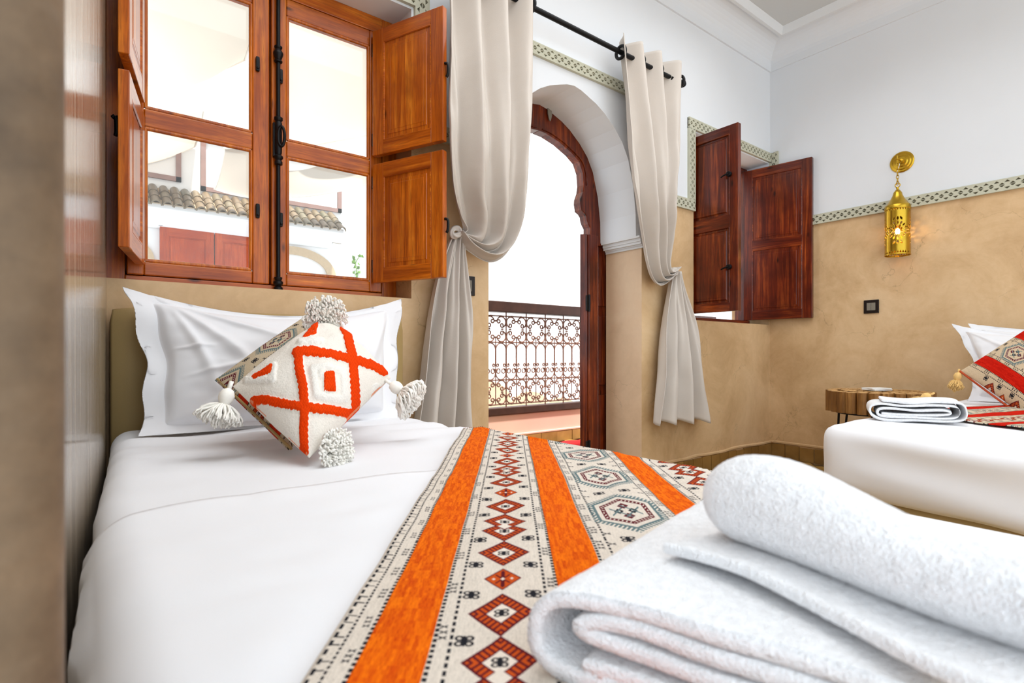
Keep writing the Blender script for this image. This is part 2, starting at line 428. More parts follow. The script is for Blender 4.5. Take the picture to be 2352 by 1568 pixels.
    def birds(k, c, s, r):
        for i in (-1, 0, 1): k.bird(c+(R.random()-.5)*.001, s+i*r*2.1, r)
    def hexa(k, c, s, hw, hl):
        def hd(C, S, a=1.0):
            x = np.abs(C-c)/(hw*a); y = np.abs(S-s)/(hl*a)
            return np.maximum(x, .5*x+y*.98)
        b = (c-hw*1.2, c+hw*1.2, s-hl*1.25, s+hl*1.25)
        ang = lambda C, S: np.mod((np.abs(C-c)/hw*2-np.abs(S-s)/hl*2.2)*3.1, 1)
        k.paint(*b, lambda C, S: (hd(C, S) < 1.12) & (hd(C, S) > .92) & (ang(C, S) < .55), TEAL)
        k.paint(*b, lambda C, S: (hd(C, S) < .96) & (hd(C, S) > .88), TEAL)
        k.paint(*b, lambda C, S: (hd(C, S) < .74) & (hd(C, S) > .60), BURG)
        k.paint(*b, lambda C, S: (hd(C, S) < .71) & (hd(C, S) > .63) & (ang(C, S) < .35), BEIGE)
        for q in (-1, 1):
            cy = s+q*hl*.3
            k.paint(*b, lambda C, S: (np.abs(C-c)/(hw*.16)+np.abs(S-cy)/(hl*.15)) < 1.15, BURG)
            k.paint(*b, lambda C, S: (np.abs(C-c)/(hw*.16)+np.abs(S-cy)/(hl*.15)) < .35, BEIGE)
            cx = c+q*hw*.22
            k.paint(*b, lambda C, S: (np.abs(C-cx)/(hw*.14)+np.abs(S-s)/(hl*.14) < 1.1) & (np.abs(C-cx)/(hw*.14)+np.abs(S-s)/(hl*.14) > .45), NAVY)
            k.paint(*b, lambda C, S: (np.abs(np.abs((C-c)/hw*.9+q*(S-s)/hl*.9)-.24) < .035) & (np.abs((S-s)/hl) < .36) & (np.abs((C-c)/hw) < .46), TEAL)
    def band_diamonds(k, c, sC, per, hw):
        n_ = int(round(k.L/per))
        for i in range(n_):
            s0 = (sC+i*per) % k.L
            for q in (-1, 1): k.diamond(c, s0+q*per*.062, hw*1.02, per*.105, 'A')
            k.paint(c-hw*.34, c+hw*.34, s0-per*.035, s0+per*.035, lambda C, S: np.abs(C-c)/(hw*.34)+np.abs(S-s0)/(per*.035) < 1, BEIGE)
            k.diamond(c, s0+per*.285, hw*1.03, per*.112, 'A'); k.diamond(c, s0+per*.5, hw*.66, per*.074, 'B'); k.diamond(c, s0+per*.715, hw*1.03, per*.112, 'A')
            for f_ in (.155, .395, .605, .845):
                for q in (-1, 1): k.flower(c+q*hw*1.05, s0+f_*per, hw*.27)
    def band_hex(k, c, sC, per, hw):
        for i in range(int(round(k.L/per))):
            s0 = (sC+i*per) % k.L
            k.hexa(c, s0, hw, per*.36)
            for q in (-1, 1): k.flower(c+q*hw*.45, s0+per*.5, hw*.19); k.bird(c+q*hw*.95, s0+per*.42, hw*.11); k.bird(c+q*hw*.95, s0+per*.58, hw*.11)
def stripes_cloth(name, width, length, px, stripe, accent, centers, sw, seed=3, first='diamond', ph=(.0,.0), ground=BEIGE):
    k = Kilim(width, length, px, stripe, accent, ground, seed)
    prev = None; kind = 0 if first == 'diamond' else 1
    for i, c in enumerate(centers):
        k.stripe(c-sw/2, c+sw/2)
        if i+1 < len(centers):
            a = c+sw/2; b = centers[i+1]-sw/2; m = (a+b)/2; g = (b-a)
            k.dash(a+g*.13, .009, .0020); k.dash(b-g*.13, .009, .0020)
            if kind == 0: k.band_diamonds(m, ph[0], .30, g*.255)
            else: k.band_hex(m, ph[1], .20, g*.34)
            for s_ in np.arange(.03, length, .05 if kind else .075):
                k.birds(a+g*.065, s_, g*.036); k.birds(b-g*.065, s_+.01, g*.036)
            kind = 1-kind
    e0 = centers[0]-sw/2
    if e0 > .015:
        k.dash(e0*.40, .006, .0012); k.dash(e0*.08, .012, .002)
        for s_ in np.arange(.02, length, .05): k.birds(e0*.72, s_, .0032)
        for s_ in np.arange(.0, length, .011): k.paint(e0*.1, e0*.34, s_, s_+.0014, lambda C, S: np.ones(C.shape, bool) if int(s_*90) % 3 else np.zeros(C.shape, bool), NAVY)
    img_mat(name, np.clip(k.a, 0, 1)); return k

# ================================================================== STRUCTURE
# ---- back wall (y = 2.0 .. 2.27) with two window openings and an arched doorway
YW = 2.27
ARCX = 1.952; JL, JR = 1.418, 2.486; CAPZ = 1.415
arch_r = [(2.116, 0.0), (2.108, .05), (2.091, .10), (2.068, .165), (2.035, .228), (1.975, .308), (1.912, .370), (1.829, .419), (1.687, .461), (1.541, .481), (CAPZ, .484)]
arch = [(ARCX-dx, z) for z, dx in reversed(arch_r)]+[(ARCX+dx, z) for z, dx in arch_r[1:]]
W1 = (.034, 1.034, .975, 2.15); W2 = (2.99, 3.93, .962, 2.14); ZT = 1.672; ZC = 2.81
FX = (1.30, 2.62)           # the white field round the arch
mb = MB()
xs = [-.6, W1[0], W1[1], FX[0], JL, JR, FX[1], W2[0], W2[1], XR+.25]
zs = [-.02, W2[2], W1[2], CAPZ, ZT, W2[3], W1[3], ZC+.3]
for i in range(len(xs)-1):
    for j in range(len(zs)-1):
        x0, x1, z0, z1 = xs[i], xs[i+1], zs[j], zs[j+1]; cx, cz = (x0+x1)/2, (z0+z1)/2
        if W1[0] < cx < W1[1] and W1[2] < cz < W1[3]: continue
        if W2[0] < cx < W2[1] and W2[2] < cz < W2[3]: continue
        if JL < cx < JR and cz < W1[3]: continue
        white = cz > ZT or (FX[0] < cx < FX[1] and cz > CAPZ)
        mb.mi = 0 if white else 1
        mb.add([(x0,D,z0),(x1,D,z0),(x1,D,z1),(x0,D,z1)], [(0,1,2,3)])
        mb.add([(x0,YW,z0),(x1,YW,z0),(x1,YW,z1),(x0,YW,z1)], [(3,2,1,0)])
mb.mi = 0
top = W1[3]
for (xa, za), (xb, zb) in zip(arch, arch[1:]):
    for y in (D, YW): mb.add([(xa,y,za),(xb,y,zb),(xb,y,top),(xa,y,top)], [(0,1,2,3)])
    mb.add([(xa,D,za),(xb,D,zb),(xb,YW,zb),(xa,YW,za)], [(0,1,2,3)])
for xj, xa in ((JL, arch[0][0]), (JR, arch[-1][0])):
    a, b = min(xj, xa), max(xj, xa)
    for y in (D, YW): mb.add([(a,y,CAPZ),(b,y,CAPZ),(b,y,top),(a,y,top)], [(0,1,2,3)])
    mb.add([(a,D,CAPZ),(b,D,CAPZ),(b,YW,CAPZ),(a,YW,CAPZ)], [(0,1,2,3)])
mb.mi = 2
for xj in (JL, JR): mb.add([(xj,D,-.02),(xj,YW,-.02),(xj,YW,CAPZ),(xj,D,CAPZ)], [(0,1,2,3)])
for w, my in ((W1, 1), (W2, 1)):
    x0, x1, z0, z1 = w
    mb.mi = 1
    mb.add([(x0,D,z0),(x1,D,z0),(x1,YW,z0+.02),(x0,YW,z0+.02)], [(0,1,2,3)])
    for xj in (x0, x1):
        mb.mi = 1; mb.add([(xj,D,z0),(xj,YW,z0),(xj,YW,ZT),(xj,D,ZT)], [(0,1,2,3)])
        mb.mi = 0; mb.add([(xj,D,ZT),(xj,YW,ZT),(xj,YW,z1),(xj,D,z1)], [(0,1,2,3)])
    mb.add([(x0,D,z1),(x1,D,z1),(x1,YW,z1),(x0,YW,z1)], [(0,1,2,3)])
struct(mb.build('wall_back', [M['white_plaster'], M['tan_plaster'], M['tan_plaster_pale']], fixn=False))
# capitals of the arch
def cap_profile(x, s):
    mb = MB()
    prof = [(0.0, 1.352), (.010, 1.356), (.010, 1.364), (.016, 1.372), (.030, 1.386), (.036, 1.398), (.036, 1.404), (.050, 1.408), (.050, CAPZ)]
    for (a, z0), (b, z1) in zip(prof, prof[1:]):
        # slabs stepping out over the opening and a little over the wall face
        w = max(a, b)
        xa, xb = (x-w, x+.002) if s > 0 else (x-.002, x+w)
        mb.box(xa, xb, D-.012-w*.25, YW-.005, z0, z1)
        if s > 0: mb.box(x, x+.075, D-.012-w*.25, D+.004, z0, z1)
        else: mb.box(x-.075, x, D-.012-w*.25, D+.004, z0, z1)
    return mb
for i, (x, s) in enumerate(((JR, 1), (JL, -1))): struct(cap_profile(x, s).build('trim_%d' % (i+1), M['moulding_white']))
# ---- right wall
mb = MB()
ys = [2.3, -2.6]
for z0, z1, mi in ((-.02, ZT, 1), (ZT, ZC+.3, 0)):
    mb.mi = mi; mb.box(XR, XR+.2, ys[1], ys[0], z0, z1)
struct(mb.build('wall_right', [M['white_plaster'], M['tan_plaster']]))
# ---- left wall: polished lime plaster, slightly out of square, ending in the rounded jamb in the foreground
mb = MB()
def wall_x(y): return .04-.03*(2-y)-.02*(2-y)**2
WP = [(wall_x(2-1.72*i/40), 2-1.72*i/40) for i in range(41)]
WP = [(.034, 2.3)]+WP+[(-.25, WP[-1][1]), (-.25, 2.3)]
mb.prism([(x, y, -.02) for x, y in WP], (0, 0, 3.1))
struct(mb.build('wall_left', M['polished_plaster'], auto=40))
mb = MB(); cx, cy, r = -.0072-.016, .262-.016+.02, .016
pts = [(-.62, .25, -.02)]
pts += [(cx+r*math.cos(a), cy+r*math.sin(a), -.02) for a in [math.radians(q) for q in range(-90, 95, 12)]]
pts += [(-.62, .30, -.02)]
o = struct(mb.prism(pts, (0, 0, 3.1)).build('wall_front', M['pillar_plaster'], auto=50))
# ---- ceiling with a cove and a raised fillet
mb = MB()
CR = .145
def cove_line(k):       # k 0..1 from wall to ceiling
    a = k*PI/2; return CR*(1-math.cos(a)), ZC+.004+(2.966-ZC)*math.sin(a)
NB = 10
def add_ring(y0x, a, b):
    (d0, z0), (d1, z1) = a, b
    mb.add([(-1.0, D-d0, z0), (XR-d0, D-d0, z0), (XR-d1, D-d1, z1), (-1.0, D-d1, z1)], [(0,1,2,3)])
    mb.add([(XR-d0, D-d0, z0), (XR-d0, -1.0, z0), (XR-d1, -1.0, z1), (XR-d1, D-d1, z1)], [(0,1,2,3)])
prof = [(.0, ZC), (.012, ZC), (.012, ZC+.006)]+[(max(.012, cove_line(k/NB)[0]), cove_line(k/NB)[1]) for k in range(1, NB+1)]
for a, b in zip(prof, prof[1:]): add_ring(0, a, b)
mb.mi = 2
f = [(CR, 2.966), (CR+.004, 2.950), (CR+.024, 2.950), (CR+.030, 2.968), (CR+.040, 3.0)]
for a, b in zip(f, f[1:]): add_ring(0, a, b)
mb.mi = 1
mb.add([(-1.0, D-CR-.04, 3.0), (XR-CR-.04, D-CR-.04, 3.0), (XR-CR-.04, -1.0, 3.0), (-1.0, -1.0, 3.0)], [(0,1,2,3)])
mb.add([(-1.2, 2.4, 3.12), (XR+.3, 2.4, 3.12), (XR+.3, -1.0, 3.12), (-1.2, -1.0, 3.12)], [(0,1,2,3)])
o = struct(mb.build('ceiling', [M['white_plaster'], M['ceiling_plaster'], M['moulding_white']], fixn=False))
o.data.polygons.foreach_set('use_smooth', [True]*len(o.data.polygons)); o.data.set_sharp_from_angle(angle=math.radians(25))
# ---- floor: bedding slab and its lozenge-laid tiles
fl = struct(MB().box(-.6, XR+.2, -2.6, 2.4, -.12, -.012).build('floor', M['grout']))
tm = MB(); ts = .118
tm.box(-ts/2+.002, ts/2-.002, -ts/2+.002, ts/2-.002, -.012, 0)
tme = tm.mesh('floor_tile', M['floor_tile'])
ca = math.radians(38)
for i in range(-40, 41):
    for j in range(-40, 41):
        x = 2.6+math.cos(ca)*i*ts-math.sin(ca)*j*ts; y = 1.2+math.sin(ca)*i*ts+math.cos(ca)*j*ts
        if 2.25 < x < XR-.045 and .82 < y < D-.045:
            inst(tme, 'floor_tile', fl, (x, y, R.uniform(-.0008, .0008)), (R.uniform(-.006, .006), R.uniform(-.006, .006), ca))
mb = MB()
for i in range(-60, 61):
    for j in range(-60, 61):
        x = 2.6+math.cos(ca)*i*ts-math.sin(ca)*j*ts; y = 1.2+math.sin(ca)*i*ts+math.cos(ca)*j*ts
        if -.4 < x < XR-.045 and -2.5 < y < (2.42 if JL+.05 < x < JR-.05 else D-.045) and not (2.25 < x < XR-.045 and .82 < y < D-.045):
            h = ts/2-.002
            mb.add([(x+math.cos(ca)*a*h-math.sin(ca)*b*h, y+math.sin(ca)*a*h+math.cos(ca)*b*h, -.001) for a, b in ((-1,-1),(1,-1),(1,1),(-1,1))], [(0,1,2,3)])
tag(mb.build('tile_field', M['floor_tile'], fl), kind='stuff')
# ---- baseboards of small upright tiles under a plaster lip
def baseboard(name, p0, p1, nrm, h0=.098):
    p0, p1, nrm = Vector(p0), Vector(p1), Vector(nrm); L = (p1-p0).length; d = (p1-p0)/L
    mb = MB(); mb.fbox((p0, d, nrm, Vector((0,0,1))), 0, L, 0, .010, -.01, h0+.012)
    lip = catmull([p0+d*(L*i/14)+nrm*.010+Vector((0,0,h0+.012+R.uniform(-.005,.006))) for i in range(15)], 60)
    mb.tube(lip, .010, 6)
    o = struct(mb.build(name, M['tan_plaster'], auto=40))
    n = int(L/.095); w = L/n
    t = MB(); t.box(-w/2+.0025, w/2-.0025, 0, .010, 0, h0); me = t.mesh('tile', M['base_tile'])
    an = math.atan2(d.y, d.x)
    if (Vector((-d.y, d.x, 0))-nrm).length > .1: an += PI
    for i in range(n):
        c = p0+d*(w*(i+.5))+nrm*(.010+R.uniform(-.0015, .0015))
        inst(me, 'tile', o, c, (R.uniform(-.01,.01), 0, an+R.uniform(-.01,.01)), (1, 1, R.uniform(.96, 1.03)))
    return o
baseboard('baseboard_back', (JR-.022, D, 0), (XR, D, 0), (0,-1,0))
baseboard('baseboard_right', (XR, D-.02, 0), (XR, .2, 0), (-1,0,0))
baseboard('baseboard_jamb', (JR, YW-.02, 0), (JR, D-.02, 0), (-1,0,0))

# ---- carved plaster bands (triangular piercings over a sunk ground)
def carved(name, o, A, B, N, L, hh, pitch=.0445):
    """band: origin o, along A, height B, outward N"""
    o, A, B, N = [Vector(q) for q in (o, A, B, N)]; fr = (o, A, B, N)
    mb = MB(); mb.mi = 1; mb.fbox(fr, 0, L, .002, hh-.002, -.002, .006)
    mb.mi = 0
    rows = 4; m0 = .0085; rh = (hh-2*m0)/rows; rail = .0022
    mb.fbox(fr, 0, L, 0, m0, -.002, .016); mb.fbox(fr, 0, L, hh-m0, hh, -.002, .016)
    for q in range(1, rows): mb.fbox(fr, 0, L, m0+q*rh-rail/2, m0+q*rh+rail/2, .0, .015)
    for q in range(rows):
        b0, b1 = m0+q*rh, m0+(q+1)*rh; up = q >= 2; off = 0 if q in (0, 3) else .5
        n_ = int(L/pitch)+2
        for i in range(-1, n_):
            x0 = (i+off)*pitch
            # solid between hole i and hole i+1
            hb, ht = pitch*.30, pitch*.03
            lo, hi = (hb, ht) if up else (ht, hb)
            P = [(x0+lo, b0), (x0+pitch-lo, b0), (x0+pitch-hi, b1), (x0+hi, b1)]
            P = [(min(max(a, 0), L), b) for a, b in P]
            if P[1][0]-P[0][0] < 1e-4 and P[2][0]-P[3][0] < 1e-4: continue
            vs_ = [o+A*a+B*b+N*c for c in (.004, .0155) for a, b in P]
            mb.add(vs_, [(4,5,6,7),(0,1,5,4),(1,2,6,5),(2,3,7,6),(3,0,4,7)])
    return struct(mb.build(name, [M['frieze_plaster'], M['frieze_recess_shade']]))
X, Y, Z = Vector((1,0,0)), Vector((0,1,0)), Vector((0,0,1)); FH = .066
bands = [((XR, 1.935, 1.638), -Y, Z, -X, 4.3, FH),                 # right wall
         ((XR, 2.0, 1.704), Z, -Y, -X, .512, .066),                # short upright in the corner
         ((2.925, D, 2.148), X, Z, -Y, XR-2.925, FH),              # over the far window
         ((2.991, D, 1.704), Z, -X, -Y, .512-.066+.0, .066),       # its left upright
         ((2.62, D, 1.640), X, Z, -Y, .371, FH),                   # between door and far window
         ((1.30, D, 2.180), X, Z, -Y, 1.386, .060),                # over the arch
         ((2.686, D, 1.706), Z, -X, -Y, .474, .066),               # right of the arch
         ((1.366, D, 1.706), Z, -X, -Y, .474, .066),               # left of the arch
         ((1.034, D, 1.640), X, Z, -Y, .266, FH),
         ((1.110, D, 1.706), Z, -X, -Y, .52, .066),                # right of the near window
         ((-.3, D, 2.160), X, Z, -Y, 1.344, FH)]
for i, b in enumerate(bands): carved('trim_%d' % (i+3), *b)

# ================================================================== WINDOW 1 (honey-coloured casement with four inner shutters)
HZ, HX = M['honey_wood_z'], M['honey_wood_x']; IR = M['black_iron']
w1 = sroot('window_1', (.53, 2.13, .98))
yf = 2.13
for a, b in ((.034, .090), (.968, 1.034)): MB().box(a, b, yf+.006, yf+.075, .982, 2.15).build('frame_stile', HZ, w1, bevel=.003)
for a, b in ((.978, 1.004), (2.085, 2.15)): MB().box(.090, .968, yf+.004, yf+.075, a, b).build('frame_rail', HX, w1, bevel=.003)
for a, b in ((.066, .112), (.500, .556), (.945, .99)): MB().box(a, b, yf+.046, yf+.074, .99, 2.12).build('rebate', HZ, w1)
for a, b in ((.985, 1.02), (2.07, 2.12)): MB().box(.07, .985, yf+.046, yf+.0735, a, b).build('rebate', HX, w1)
def casement(x0, x1, gx0, gx1):
    c = bpy.data.objects.new('casement', None); COL.objects.link(c); c.parent = w1; ORI[c.name] = ORI['window_1']
    y0, y1 = yf, yf+.045
    for a, b in ((x0, gx0), (gx1, x1)): MB().box(a, b, y0, y1, 1.006, 2.082).build('stile', HZ, c, bevel=.004)
    for a, b in ((1.006, 1.050), (1.490, 1.549), (2.020, 2.082)): MB().box(gx0, gx1, y0+.002, y1, a, b).build('rail', HX, c, bevel=.004)
    for a, b in ((1.050, 1.490), (1.549, 2.020)):
        MB().box(gx0-.004, gx1+.004, y0+.026, y0+.030, a-.004, b+.004).build('glass_pane', M['window_glass'], c)
        mb = MB(); r = .007
        loop = [(gx0+r*.6, a+r*.6), (gx1-r*.6, a+r*.6), (gx1-r*.6, b-r*.6), (gx0+r*.6, b-r*.6)]
        for (xa, za), (xb, zb) in zip(loop, loop[1:]+loop[:1]): mb.tube([(xa, y0+.008, za), (xb, y0+.008, zb)], r, 8)
        mb.build('glazing_bead', M['honey_wood_z'], c, auto=50)
    return c
cl = casement(.094, .5235, .140, .466); cr = casement(.5305, .964, .584, .913)
# black keeps on the meeting stiles
for c, x in ((cl, .482), (cr, .562)):
    for z in (1.80, 1.268):
        z += (.0 if c is cl else -.02)
        mb = MB(); mb.rbox(x-.007, x+.007, yf-.012, yf+.002, z-.026, z+.026, .004, 3, 3, 6); mb.lathe([(.005, 0), (.005, .006), (.002, .008)], (x, yf-.010, z-.016), 8, (0,-1,0))
        mb.build('catch', IR, c, auto=40)
# espagnolette bolt
mb = MB(); xr, yr = .5505, yf-.014
mb.tube([(xr, yr, .998), (xr, yr, 2.12)], .0075, 12)
esp = mb.build('espagnolette_rod', IR, w1, auto=40)
def knuckle(z, s=1):
    pr = [(.008, -.03), (.014, -.028), (.015, -.024), (.010, -.019), (.013, -.012), (.0175, 0), (.0175, .006), (.013, .014), (.010, .02), (.014, .025), (.014, .029), (.008, .031)]
    return [(r, h*s) for r, h in pr]
for z in (1.853, 2.10): MB().lathe(knuckle(z), (xr, yr, z), 16).build('rod_guide', IR, esp, auto=40)
mb = MB(); mb.lathe([(.009,-.10),(.014,-.098),(.014,-.088),(.010,-.082),(.016,-.074),(.016,-.068),(.010,-.062),(.012,-.055),(.0125,-.03),(.012,.03),(.0125,.055),(.010,.06),(.015,.066),(.015,.074),(.009,.078)], (xr, yr-.003, 1.545), 16)
mb.box(xr-.017, xr+.006, yr+.0, yf+.002, 1.475, 1.60)
mb.build('lock_case', IR, esp, auto=40)
ring = [Vector((xr+.006+.010*math.cos(a), yr-.018-.010*math.cos(a)*.6, 1.548+.036*math.sin(a))) for a in [2*PI*k/28 for k in range(28)]]
MB().tube(ring, .0055, 8, closed=True).build('oval_handle', IR, esp, auto=60)
MB().lathe([(.008,-.022),(.016,-.022),(.016,-.014),(.010,-.008),(.017,0),(.017,.008),(.011,.013),(.014,.02),(.014,.024),(.008,.026)], (xr, yr, 1.008), 16).build('floor_keep', IR, esp, auto=40)
# raised-and-fielded shutter leaf in a frame (hinge point, direction, face normal)
def shutter_leaf(parent, hinge, ang, w, z0, z1, th, mz, mx, st=.052, rails=None, nside=1, catches=True, name='shutter', panel_in=.006, hardware=None):
    d = Vector((math.cos(ang), math.sin(ang), 0)); nrm = Vector((d.y, -d.x, 0))*nside
    s = bpy.data.objects.new(name, None); COL.objects.link(s); s.parent = parent; ORI[s.name] = ORI[parent.name]
    fr = (Vector((hinge[0], hinge[1], 0)), d, nrm, Z)
    rails = rails or [(z0, z0+st*.95), (z1-st*.95, z1)]
    for a, b in ((0, st), (w-st*1.02, w)): MB().fbox(fr, a, b, -th/2, th/2, z0, z1).build('stile', mz, s, bevel=.0025)
    for a, b in rails: MB().fbox(fr, st, w-st*1.02, -th/2+.0005, th/2-.0005, a, b).build('rail', mx, s, bevel=.0015)
    for (a, b), (a2, b2) in zip(rails, rails[1:]):
        mb = MB(); x0, x1, p0, p1 = st-.002, w-st*1.02+.002, b-.002, a2+.002
        mb.fbox(fr, x0, x1, -th/2+panel_in, th/2-panel_in-.004, p0, p1)
        for sg in (1, -1):      # raised field with a bevelled border, both faces
            k0, k1 = sg*(th/2-panel_in-.004), sg*(th/2-.0025)
            rings = [(.020, k0), (.026, k1-sg*.001), (.038, k1-sg*.001), (.040, k1)]
            P = lambda i, k: [fr[0]+d*a+nrm*k+Z*b for a, b in ((x0+i, p0+i), (x1-i, p0+i), (x1-i, p1-i), (x0+i, p1-i))]
            vs_ = [p for i, k in rings for p in P(i, k)]
            fs = [(4*q+e, 4*q+(e+1) % 4, 4*q+4+(e+1) % 4, 4*q+4+e) for q in range(len(rings)-1) for e in range(4)]+[(12, 13, 14, 15)]
            mb.add(vs_, fs)
        mb.build('panel', mz, s)
        mb = MB()
        for sg in (1, -1):
            k = sg*(th/2-.004); q = .004
            cs = [(x0+q, p0+q), (x1-q, p0+q), (x1-q, p1-q), (x0+q, p1-q)]
            for (xa, za), (xb, zb) in zip(cs, cs[1:]+cs[:1]):
                mb.tube([fr[0]+d*xa+nrm*k+Z*za, fr[0]+d*xb+nrm*k+Z*zb], .0045, 6)
        mb.build('panel_moulding', mx, s, auto=50)
    return s, fr
def hinge_knuckle(parent, p, h=.05, r=.006, mat=None):
    return MB().tube([Vector(p)-Z*h/2, Vector(p)+Z*h/2], r, 10).build('hinge', mat or IR, parent, auto=40)
aR = math.atan2(-.92, .40)
for z0, z1 in ((1.040, 1.522), (1.557, 2.066)):
    s, fr = shutter_leaf(w1, (.925, 2.112), aR, .352, z0, z1, .026, HZ, HX, .056, nside=-1)
    for z in (z0+.07, z1-.07): hinge_knuckle(s, (.921, 2.118, z))
    zc_ = z0+(z1-z0)*.52 if z0 > 1.3 else z0+(z1-z0)*.40
    hk = [fr[0]+fr[1]*.353+fr[2]*.0+Z*(zc_+.03), fr[0]+fr[1]*.366+Z*(zc_+.022), fr[0]+fr[1]*.366-Z*-(zc_-.012), fr[0]+fr[1]*.360+Z*(zc_-.024)]
    MB().tube(catmull(hk, 12), .0055, 8).build('turn_catch', IR, s, auto=60)
aL = math.atan2(-.30, -.052)
for z0, z1 in ((1.036, 1.512), (1.555, 2.066)):
    s, fr = shutter_leaf(w1, (.128, 2.108), aL, .325, z0, z1, .026, HZ, HX, .056)
    for z in (z0+.07, z1-.07): hinge_knuckle(s, (.131, 2.116, z))
s_last = s
p = Vector((.062, 1.95, 1.40))
MB().tube(catmull([(.052, 1.93, 1.425), (.060, 1.93, 1.43), (.062, 1.93, 1.39), (.060, 1.93, 1.375)], 10), .006, 8).build('turn_catch', IR, s_last, auto=60)

# ================================================================== WINDOW 2 (red-brown casement leaves standing open)
RZ, RX = M['red_wood_z'], M['red_wood_x']
w2 = sroot('window_2', (3.46, 2.15, .98))
for a, b in ((2.99, 3.03), (3.885, 3.93)): MB().box(a, b, 2.165, 2.24, .97, 2.14).build('frame_stile', RZ, w2, bevel=.003)
for y0, a, b in ((2.12, .968, .995), (2.165, 2.105, 2.14)): MB().box(3.03, 3.885, y0, 2.24, a, b).build('frame_rail', RX, w2, bevel=.003)
sL, frL = shutter_leaf(w2, (3.022, 2.168), math.atan2(-.46, -.004), .458, 1.004, 2.108, .034, RZ, RX, .054,
                       rails=[(1.004, 1.052), (1.505, 1.575), (2.058, 2.108)], nside=1, name='casement_leaf')
sR, frR = shutter_leaf(w2, (3.862, 2.15), math.atan2(-.46, .069), .462, .998, 2.102, .034, RZ, RX, .062,
                       rails=[(.998, 1.060), (1.510, 1.575), (2.046, 2.102)], nside=-1, name='casement_leaf')
for fr_, s, zz in ((frL, sL, (1.265, 1.815)),):
    for z in zz:        # iron turnbuckles on the face
        q = fr_[0]+fr_[1]*.405-fr_[2]*.018
        for sg in (1, -1):
            q = fr_[0]+fr_[1]*.405+fr_[2]*(.019*sg)
            mb = MB(); mb.lathe([(.014, -.016), (.016, -.012), (.016, .012), (.014, .016)], q+Z*z, 10, fr_[2]*sg)
            mb.tube(catmull([q+Z*z+fr_[2]*sg*.014, q+Z*(z-.004)-fr_[1]*.02+fr_[2]*sg*.02, q+Z*(z-.012)-fr_[1]*.045+fr_[2]*sg*.018], 8), lambda t: .006-.002*t, 8)
            mb.build('turn_catch', IR, s, auto=50)
for z in (1.16, 1.56, 1.95): hinge_knuckle(sL, (3.03, 2.16, z)); hinge_knuckle(sR, (3.868, 2.142, z))

# ================================================================== DOOR (arched red-brown frame, leaf swung outwards)
dr = sroot('door_1', (ARCX, 2.28, 0))
inner_r = [(1.976, .0), (1.972, .06), (1.949, .155), (1.909, .251), (1.872, .310), (1.814, .339), (1.744, .346), (1.700, .338), (1.660, .320), (1.634, .318), (1.605, .324), (1.592, .325), (1.580, .352), (1.563, .368), (1.540, .372), (1.519, .383), (1.498, .400), (1.46, .400), (1.40, .400)]
outer_r = [(2.19, .0), (2.18, .10), (2.12, .22), (2.03, .33), (1.92, .43), (1.80, .50), (1.65, .53), (1.40, .53)]
poly = [(ARCX+d, z) for z, d in inner_r]+[(ARCX+d, z) for z, d in reversed(outer_r)]
for sg in (1, -1):
    P = [(ARCX+(x-ARCX)*sg, YW+.002, z) for x, z in poly]
    MB().prism(P, (0, .06, 0)).build('arch_head', RZ, dr, bevel=.004)
    # moulding bead that follows the inner edge
    bd = catmull([(ARCX+sg*(d+.022), YW-.001, z+.012*(1-min(1, d/.35))) for z, d in inner_r[:7]], 40)
    MB().tube(bd, .004, 6).build('arch_bead', RZ, dr, auto=60)
    x0, x1 = ARCX+sg*.383, ARCX+sg*.468
    mb = MB(); mb.box(min(x0, x1), max(x0, x1), YW+.0, YW+.065, 0, 1.46); mb.build('door_post', RZ, dr, bevel=.006)
    x0, x1 = ARCX+sg*.468, ARCX+sg*.66
    b = MB().box(min(x0, x1), max(x0, x1), YW+.030, YW+.06, 0, 1.46).build('lining_board', M['red_wood_z'], dr, bevel=.003)
    for za, zb in ((.08, .50), (.56, .98), (1.04, 1.40)):
        MB().box(min(x0, x1)+.012, max(x0, x1)-.08, YW+.022, YW+.034, za, zb).build('lining_panel', M['red_wood_z'], dr, bevel=.003)
# open leaf: seen on its edge
la = math.radians(44.5)
for sg in (1, -1):
    an = la if sg > 0 else PI-la
    lf, fr = shutter_leaf(dr, (ARCX+sg*.362, YW+.02), an, .46, .015, 1.46, .042, RZ, RX, .07, rails=[(.015, .12), (.70, .80), (1.36, 1.46)], name='door_leaf')
    for z in (.19, .62+.43):
        mb = MB(); e = Vector((ARCX+sg*.383, YW-.004, z)); mb.box(e.x-.022, e.x+.006, YW-.006, YW+.002, z-.045, z+.045); mb.tube([e-Z*.05, e+Z*.05], .008, 10)
        mb.build('hinge', IR, lf, auto=40)
# silvery latch plate hanging at the head of the arch
mb = MB(); q = onY(1261, 262, YW-.006); mb.prism([q+Vector((-.014, 0, .038)), q+Vector((.014, 0, .034)), q+Vector((.016, 0, -.01)), q+Vector((.006, 0, -.04)), q+Vector((-.004, 0, -.03)), q+Vector((-.012, 0, .0))], (0, -.008, 0))
mb.build('latch_plate', M['grey_plastic'], dr, bevel=.002)

